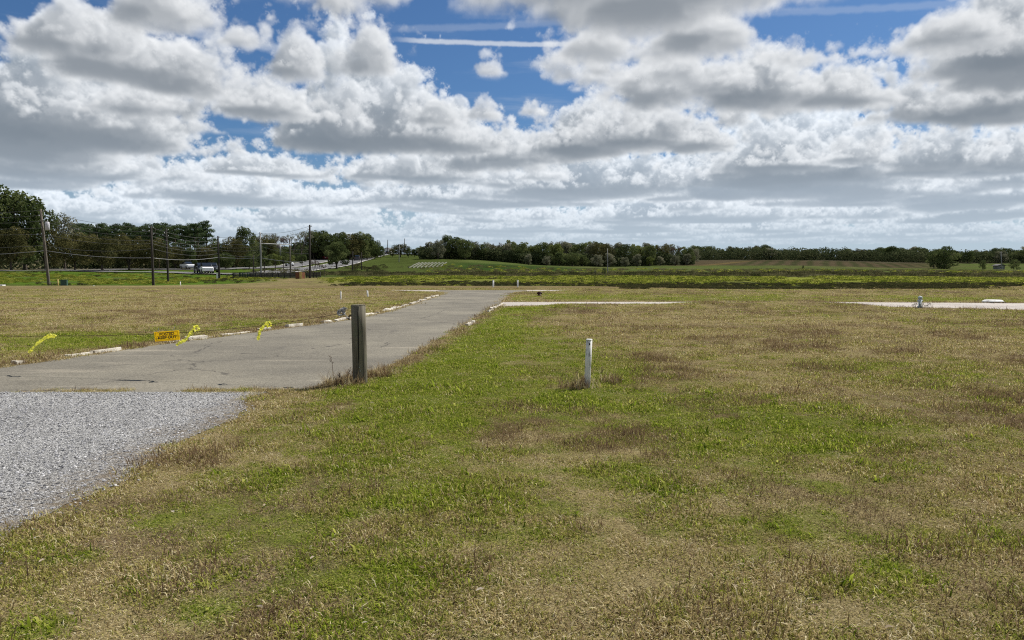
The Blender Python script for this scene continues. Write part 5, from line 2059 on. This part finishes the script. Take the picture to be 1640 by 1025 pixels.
def fence(u0, D0, u1, D1, vt, n_, mat, label, gap):
    a, b = at(u0, 440, D0), at(u1, 440, D1)
    a.z, b.z = gz(a.x, D0), gz(b.x, D1)
    e = empty('fence', a)
    tag(e, label, 'fence')
    hgt = at((u0 + u1) / 2, vt, (D0 + D1) / 2).z - (a.z + b.z) / 2
    d = b - a
    ang = math.atan2(d.y, d.x)
    rot = Matrix.Rotation(ang, 3, 'Z')
    prev = None
    for i in range(n_ + 1):
        q = a.lerp(b, i / n_)
        zz = gz(q.x, q.y)
        m_ = MB()
        m_.tube([(q.x - a.x, q.y - a.y, zz - a.z - .2), (q.x - a.x, q.y - a.y, zz - a.z + hgt + .10)], .045, 6)
        m_.build('fence_post', mat, e)
        if prev is not None:
            (q0, z0) = prev
            L = Vector((q.x - q0.x, q.y - q0.y, 0)).length
            m_ = MB()
            nb = max(4, int(L / gap))
            for k in range(nb):                     # woven uprights of one bay
                m_.box((L * (k + .15) / nb, -.015, .04), (L * (k + .85) / nb, .015, hgt))
            m_.box((0, -.022, hgt * .45), (L, .022, hgt * .55))
            m_.box((0, -.022, hgt + .003), (L, .022, hgt + .05))
            m_.v = [(p_[0], p_[1], p_[2] + (zz - z0) * p_[0] / L) for p_ in m_.v]
            o = m_.build('fence_panel', mat, e)
            o.location = (q0.x - a.x, q0.y - a.y, z0 - a.z)
            o.rotation_euler = (0, 0, ang)
        prev = (q, zz)


fence(373, 104, 384, 104.2, 437, 1, M_FENCE, 'short bay of dark fence left of the green fence section', .14)
fence(384.6, 104.2, 400, 104.5, 436.5, 4, M_GREENF, 'dark green section of fence with close upright bars', .22)
fence(400.6, 104.5, 474, 101.5, 437.5, 8, M_FENCE, 'long low dark fence in front of the highway median', .14)
fence(490.5, 101, 513, 101, 437, 4, M_FENCE, 'dark fence end right of the orange cabinet', .16)
p = at(481, 447, 99)
e = empty('service_cabinet', (p.x, 99, gz(p.x, 99)), -.35)
tag(e, 'rust-orange cabinet with a cream door panel at the fence end', 'cabinet')
mb = MB()
mb.box((-.50, -.35, -.1), (.50, .35, .80))
mb.build('cabinet', M_ORANGE, e, .02)
mb = MB()
mb.box((.14, -.385, .0), (.52, -.353, .92))
mb.build('door_panel', M_YEL, e, .006)
stake(488, 448, 437, 99.5, .14, M_YEL, 'cream post right beside the orange cabinet')

# ------------------------------------------------------------------ vehicles on the highway
M_GLASS = simple('car_glass', (.02, .024, .028), (.015, .018, .02), .12, 1.0, bmp=0, spec=.6)
M_TYRE = simple('tyre_rubber', (.02, .02, .02), (.012, .012, .012), .9, 5.0, bmp=0)
M_RIM = simple('wheel_rim', (.45, .45, .46), (.35, .35, .36), .35, 4.0, metallic=.8, bmp=0)
M_LAMP = simple('lamp_glass', (.75, .75, .72), (.6, .6, .6), .2, 4.0, bmp=0)
M_TAIL = simple('tail_lamp', (.35, .02, .015), (.25, .01, .01), .3, 4.0, bmp=0)
PAINT = {}


def paint(c):
    if c not in PAINT:
        PAINT[c] = simple('car_paint', c, tuple(q * .92 for q in c), .3, 3.0, bmp=0, spec=.6)
    return PAINT[c]


CARS = {  # stations along the length: (x, half width, sill z, belt z); cabin stations: (x, half width low, z low, half width top, z top)
    'sedan': ([(-2.3, .78, .42, .92), (-2.15, .88, .28, 1.0), (-1.2, .91, .22, 1.0), (1.0, .91, .22, .96), (1.9, .87, .25, .86), (2.25, .74, .36, .72)],
              [(-1.65, .80, .99, .60, 1.18), (-1.0, .82, .99, .62, 1.45), (.15, .82, .98, .62, 1.46), (1.05, .80, .95, .58, 1.10)], 1.40, .32),
    'suv': ([(-2.3, .84, .48, 1.08), (-2.2, .92, .36, 1.12), (-1.2, .96, .30, 1.12), (1.0, .96, .30, 1.10), (1.95, .93, .34, 1.04), (2.25, .84, .46, .90)],
            [(-2.15, .86, 1.11, .70, 1.52), (-1.6, .87, 1.11, .74, 1.74), (.1, .87, 1.10, .74, 1.76), (1.0, .86, 1.08, .66, 1.28)], 1.42, .37),
    'van': ([(-2.7, .94, .50, 1.30), (-2.6, .98, .38, 1.35), (-1.2, 1.0, .34, 1.35), (1.0, 1.0, .34, 1.30), (2.2, .97, .38, 1.15), (2.6, .86, .50, .98)],
            [(-2.65, .95, 1.34, .88, 2.25), (-2.3, .96, 1.34, .90, 2.35), (1.2, .96, 1.30, .88, 2.32), (2.1, .93, 1.16, .74, 1.60)], 1.75, .38),
}


def car(u, vb, D, kind, color, heading, label, name='car', glass_all=True):
    xx = (u - 820) / F_PX * D
    e = empty(name, (xx, D, gz(xx, D) + .165), heading)
    tag(e, label, 'van' if kind == 'van' else 'car')
    st, cab, wx, wr = CARS[kind]
    mp = paint(color)
    m_ = MB()
    vs, fs = [], []
    for (x_, w, z0, z1) in st:
        zm = (z0 + z1) / 2
        vs += [(x_, -w * .92, z0), (x_, -w, zm), (x_, -w * .94, z1), (x_, w * .94, z1), (x_, w, zm), (x_, w * .92, z0)]
    for i in range(len(st) - 1):
        for k in range(6):
            fs.append((i * 6 + k, i * 6 + (k + 1) % 6, i * 6 + 6 + (k + 1) % 6, i * 6 + 6 + k))
    fs += [(5, 4, 3, 2, 1, 0), tuple(len(vs) - 6 + k for k in range(6))]
    m_.poly(vs, fs)
    # roof panel
    (xa, _, _, wa, za), (xb, _, _, wb, zb) = cab[1], cab[2]
    m_.box((xa, -wa, za - .05), (xb, wa, za + .012))
    m_.build('body', mp, e)
    m_ = MB()
    vs, fs = [], []
    for (x_, w0, z0, w1, z1) in cab:
        vs += [(x_, -w0, z0 - .03), (x_, -w1, z1 - .003), (x_, w1, z1 - .003), (x_, w0, z0 - .03)]
    for i in range(len(cab) - 1):
        for k in range(4):
            fs.append((i * 4 + k, i * 4 + (k + 1) % 4, i * 4 + 4 + (k + 1) % 4, i * 4 + 4 + k))
    fs += [(3, 2, 1, 0), tuple(len(vs) - 4 + k for k in range(4))]
    m_.poly(vs, fs)
    m_.build('window_glass' if kind != 'van' else 'cargo_box', M_GLASS if kind != 'van' else mp, e)
    for sx_ in (-1, 1):
        for sy_ in (-1, 1):
            m_ = MB()
            cx_, cy_ = sx_ * wx, sy_ * (st[2][1] - .10)
            m_.tube([(cx_, cy_ - .11, wr), (cx_, cy_ + .11, wr)], wr, 16)
            wh = m_.build('wheel', M_TYRE, e)
            m_ = MB()
            m_.tube([(cx_, cy_ + sy_ * .112, wr), (cx_, cy_ + sy_ * .122, wr)], wr * .62, 12)
            m_.build('rim', M_RIM, wh)
    f = st[-1]
    for sy_ in (-1, 1):
        m_ = MB()
        m_.box((f[0] - .06, sy_ * f[1] * .72 - .16, f[3] - .22), (f[0] + .02, sy_ * f[1] * .72 + .16, f[3] - .06))
        m_.build('headlight', M_LAMP, e)
        m_ = MB()
        b = st[0]
        m_.box((b[0] - .015, sy_ * b[1] * .78 - .13, b[3] - .30), (b[0] + .05, sy_ * b[1] * .78 + .13, b[3] - .08))
        m_.build('tail_light', M_TAIL, e)
    if kind == 'van':
        m_ = MB()
        (x0_, w0_, z0_, wt0, zt0), (x1_, w1_, z1_, wt1, zt1) = cab[2], cab[3]
        m_.poly([(x0_ + .25, -w0_ * .93, z0_ + .10), (x1_ + .01, -w1_ * .93, z1_ + .12), (x1_ + .01, w1_ * .93, z1_ + .12), (x0_ + .25, w0_ * .93, z0_ + .10), (x0_ + .35, -wt0 * .9, zt0 - .12), (x0_ + .35, wt0 * .9, zt0 - .12)],
                [(1, 2, 5, 4), (0, 1, 4), (2, 3, 5)])
        m_.build('windscreen', M_GLASS, e)
    return e


car(302, 437, 157, 'sedan', (.74, .75, .76), -pi / 2 + .75, 'white sedan driving alone on the far carriageway')
car(331.5, 437, 128.5, 'suv', (.80, .80, .80), -pi / 2 + .50, 'white car coming towards the camera on the near carriageway')
car(323.5, 437, 131, 'suv', (.03, .032, .035), -pi / 2 + .55, 'black car close on the left of the oncoming white car')
car(341, 436, 138, 'suv', (.045, .045, .05), -pi / 2 + .45, 'dark car close behind the oncoming white car on its right')
car(464.5, 424, 197, 'sedan', (.74, .75, .76), -1.2, 'small white car behind the young median trees')
car(523, 412, 262, 'suv', (.32, .03, .035), -1.15, 'dark red car on the far carriageway left of the forked tree')
car(573, 411, 258, 'suv', (.05, .055, .065), .95 + .8, 'dark car climbing the highway, nearest of the queue')
car(563, 413, 318, 'suv', (.16, .17, .18), -1.2, 'grey car coming down the far carriageway above the queue')
car(598, 410, 320, 'suv', (.03, .03, .035), 1.8, 'dark car second in the queue up the highway')
car(611, 409, 360, 'sedan', (.03, .03, .035), 1.8, 'dark car third in the queue up the highway')
car(620, 408, 398, 'suv', (.025, .025, .03), 1.8, 'dark car last in the queue before the highway crest')
car(591, 406, 372, 'van', (.76, .76, .75), -1.2, 'white box van under the oak clump on the far carriageway', 'van')

# ------------------------------------------------------------------ far buildings
M_BWHITE = simple('white_siding', (.76, .75, .72), (.66, .65, .62), .7, .8, bmp=0)
M_BBLUE = simple('slate_blue_wall', (.10, .125, .165), (.075, .095, .125), .8, .8, bmp=0)
M_ROOF = simple('grey_shingle', (.13, .125, .12), (.085, .08, .08), .9, 1.5, bmp=.2)
M_PANE = simple('dark_pane', (.03, .035, .045), (.02, .024, .03), .1, 1.0, bmp=0, spec=.6)


def house(u, D, w, dp, hw_, hr, wall, label, name, rz, wins, door=None, lift=0.0, trim=M_BWHITE):
    xx = (u - 820) / F_PX * D
    e = empty(name, (xx, D, gz(xx, D) + lift), rz)
    tag(e, label, 'house')
    m_ = MB()
    w2, d2 = w / 2, dp / 2
    m_.poly([(-w2, -d2, -1.5 - lift), (w2, -d2, -1.5 - lift), (w2, d2, -1.5 - lift), (-w2, d2, -1.5 - lift), (-w2, -d2, hw_), (w2, -d2, hw_), (w2, d2, hw_), (-w2, d2, hw_), (0, -d2, hw_ + hr), (0, d2, hw_ + hr)],
            [(0, 1, 5, 8, 4), (2, 3, 7, 9, 6), (1, 2, 6, 5), (3, 0, 4, 7)])
    m_.build('wall', wall, e)
    m_ = MB()
    o_ = .35
    k = hr / w2
    for s in (-1, 1):
        m_.poly([(0, -d2 - o_, hw_ + hr + .02), (s * (w2 + o_), -d2 - o_, hw_ - o_ * k + .02), (s * (w2 + o_), d2 + o_, hw_ - o_ * k + .02), (0, d2 + o_, hw_ + hr + .02),
                 (0, -d2 - o_, hw_ + hr + .18), (s * (w2 + o_), -d2 - o_, hw_ - o_ * k + .16), (s * (w2 + o_), d2 + o_, hw_ - o_ * k + .16), (0, d2 + o_, hw_ + hr + .18)],
                [(0, 1, 2, 3), (7, 6, 5, 4), (0, 4, 5, 1), (1, 5, 6, 2), (2, 6, 7, 3)])
    m_.build('roof', M_ROOF, e)
    for (wx_, wz_, ww, wh) in wins:
        m_ = MB()
        for lo, hi in (((wx_ - ww / 2 - .1, wz_ - .1), (wx_ + ww / 2 + .1, wz_)), ((wx_ - ww / 2 - .1, wz_ + wh), (wx_ + ww / 2 + .1, wz_ + wh + .1)), ((wx_ - ww / 2 - .1, wz_), (wx_ - ww / 2, wz_ + wh)), ((wx_ + ww / 2, wz_), (wx_ + ww / 2 + .1, wz_ + wh))):
            m_.box((lo[0], -d2 - .08, lo[1]), (hi[0], -d2 - .003, hi[1]))
        f_ = m_.build('window', trim, e)
        m_ = MB()
        m_.box((wx_ - ww / 2, -d2 - .03, wz_), (wx_ + ww / 2, -d2 - .004, wz_ + wh))
        m_.build('pane', M_PANE, f_)
    if door:
        m_ = MB()
        m_.box((door - .5, -d2 - .05, 0), (door + .5, -d2 - .003, 2.1))
        m_.build('door', M_PANE, e)
    return e


house(486, 285, 4.6, 7, 2.0, 1.1, M_BWHITE, 'white gabled house showing between the trees left of the tall dark pole', 'house', .25, [(-1.2, .4, 1.0, 1.2), (1.2, .4, 1.0, 1.2)], None, 1.7)
house(446, 262, 7, 8, 3.2, 1.4, M_BBLUE, 'slate blue house half hidden behind the overhead gantry', 'house', .1, [(-2.6, 1.6, 1.2, 1.7), (0, 1.6, 1.2, 1.7), (2.6, 1.6, 1.2, 1.7)], None, 1.0)
house(623, 420, 4.5, 6, 2.4, 1.0, M_BWHITE, 'tiny white building on the skyline at the highway crest', 'house', -.2, [(0, .8, 1.4, 1.0)])
house(1598, 262, 2.6, 2.2, 1.3, .35, M_PALEPOLE, 'low pale shed beside the pale pole near the right edge', 'shed', .1, [(0, .4, .9, .5)])

# pale plastic-mulched crop rows on the green slope
M_ROWS = simple('pale_mulch', (.125, .120, .088), (.05, .06, .028), .8, .35, bmp=0)
e = empty('crop_rows', (0, 0, 0))
tag(e, 'patch of pale slanting crop rows on the green slope', kind='structure')
for i in range(9):
    u0, u1 = 655 + i * 6.2, 672 + i * 5.4
    a, b = plan(u0, 196), plan(u1, 236)
    m_ = MB()
    N = 12
    vs, fs = [], []
    for k in range(N + 1):
        t = k / N
        x_, y_ = a[0] * (1 - t) + b[0] * t, a[1] * (1 - t) + b[1] * t
        z_ = gz(x_, y_)
        hw_ = .24 * (.7 + .6 * R.random())
        vs += [(x_ - hw_, y_, z_ - .03), (x_ - hw_ * .6, y_, z_ + .17), (x_ + hw_ * .6, y_, z_ + .17), (x_ + hw_, y_, z_ - .03)]
    for k in range(N):
        for j in range(3):
            fs.append((k * 4 + j, k * 4 + j + 1, k * 4 + j + 5, k * 4 + j + 4))
    m_.poly(vs, fs, True)
    m_.build('crop_row', M_ROWS, e)
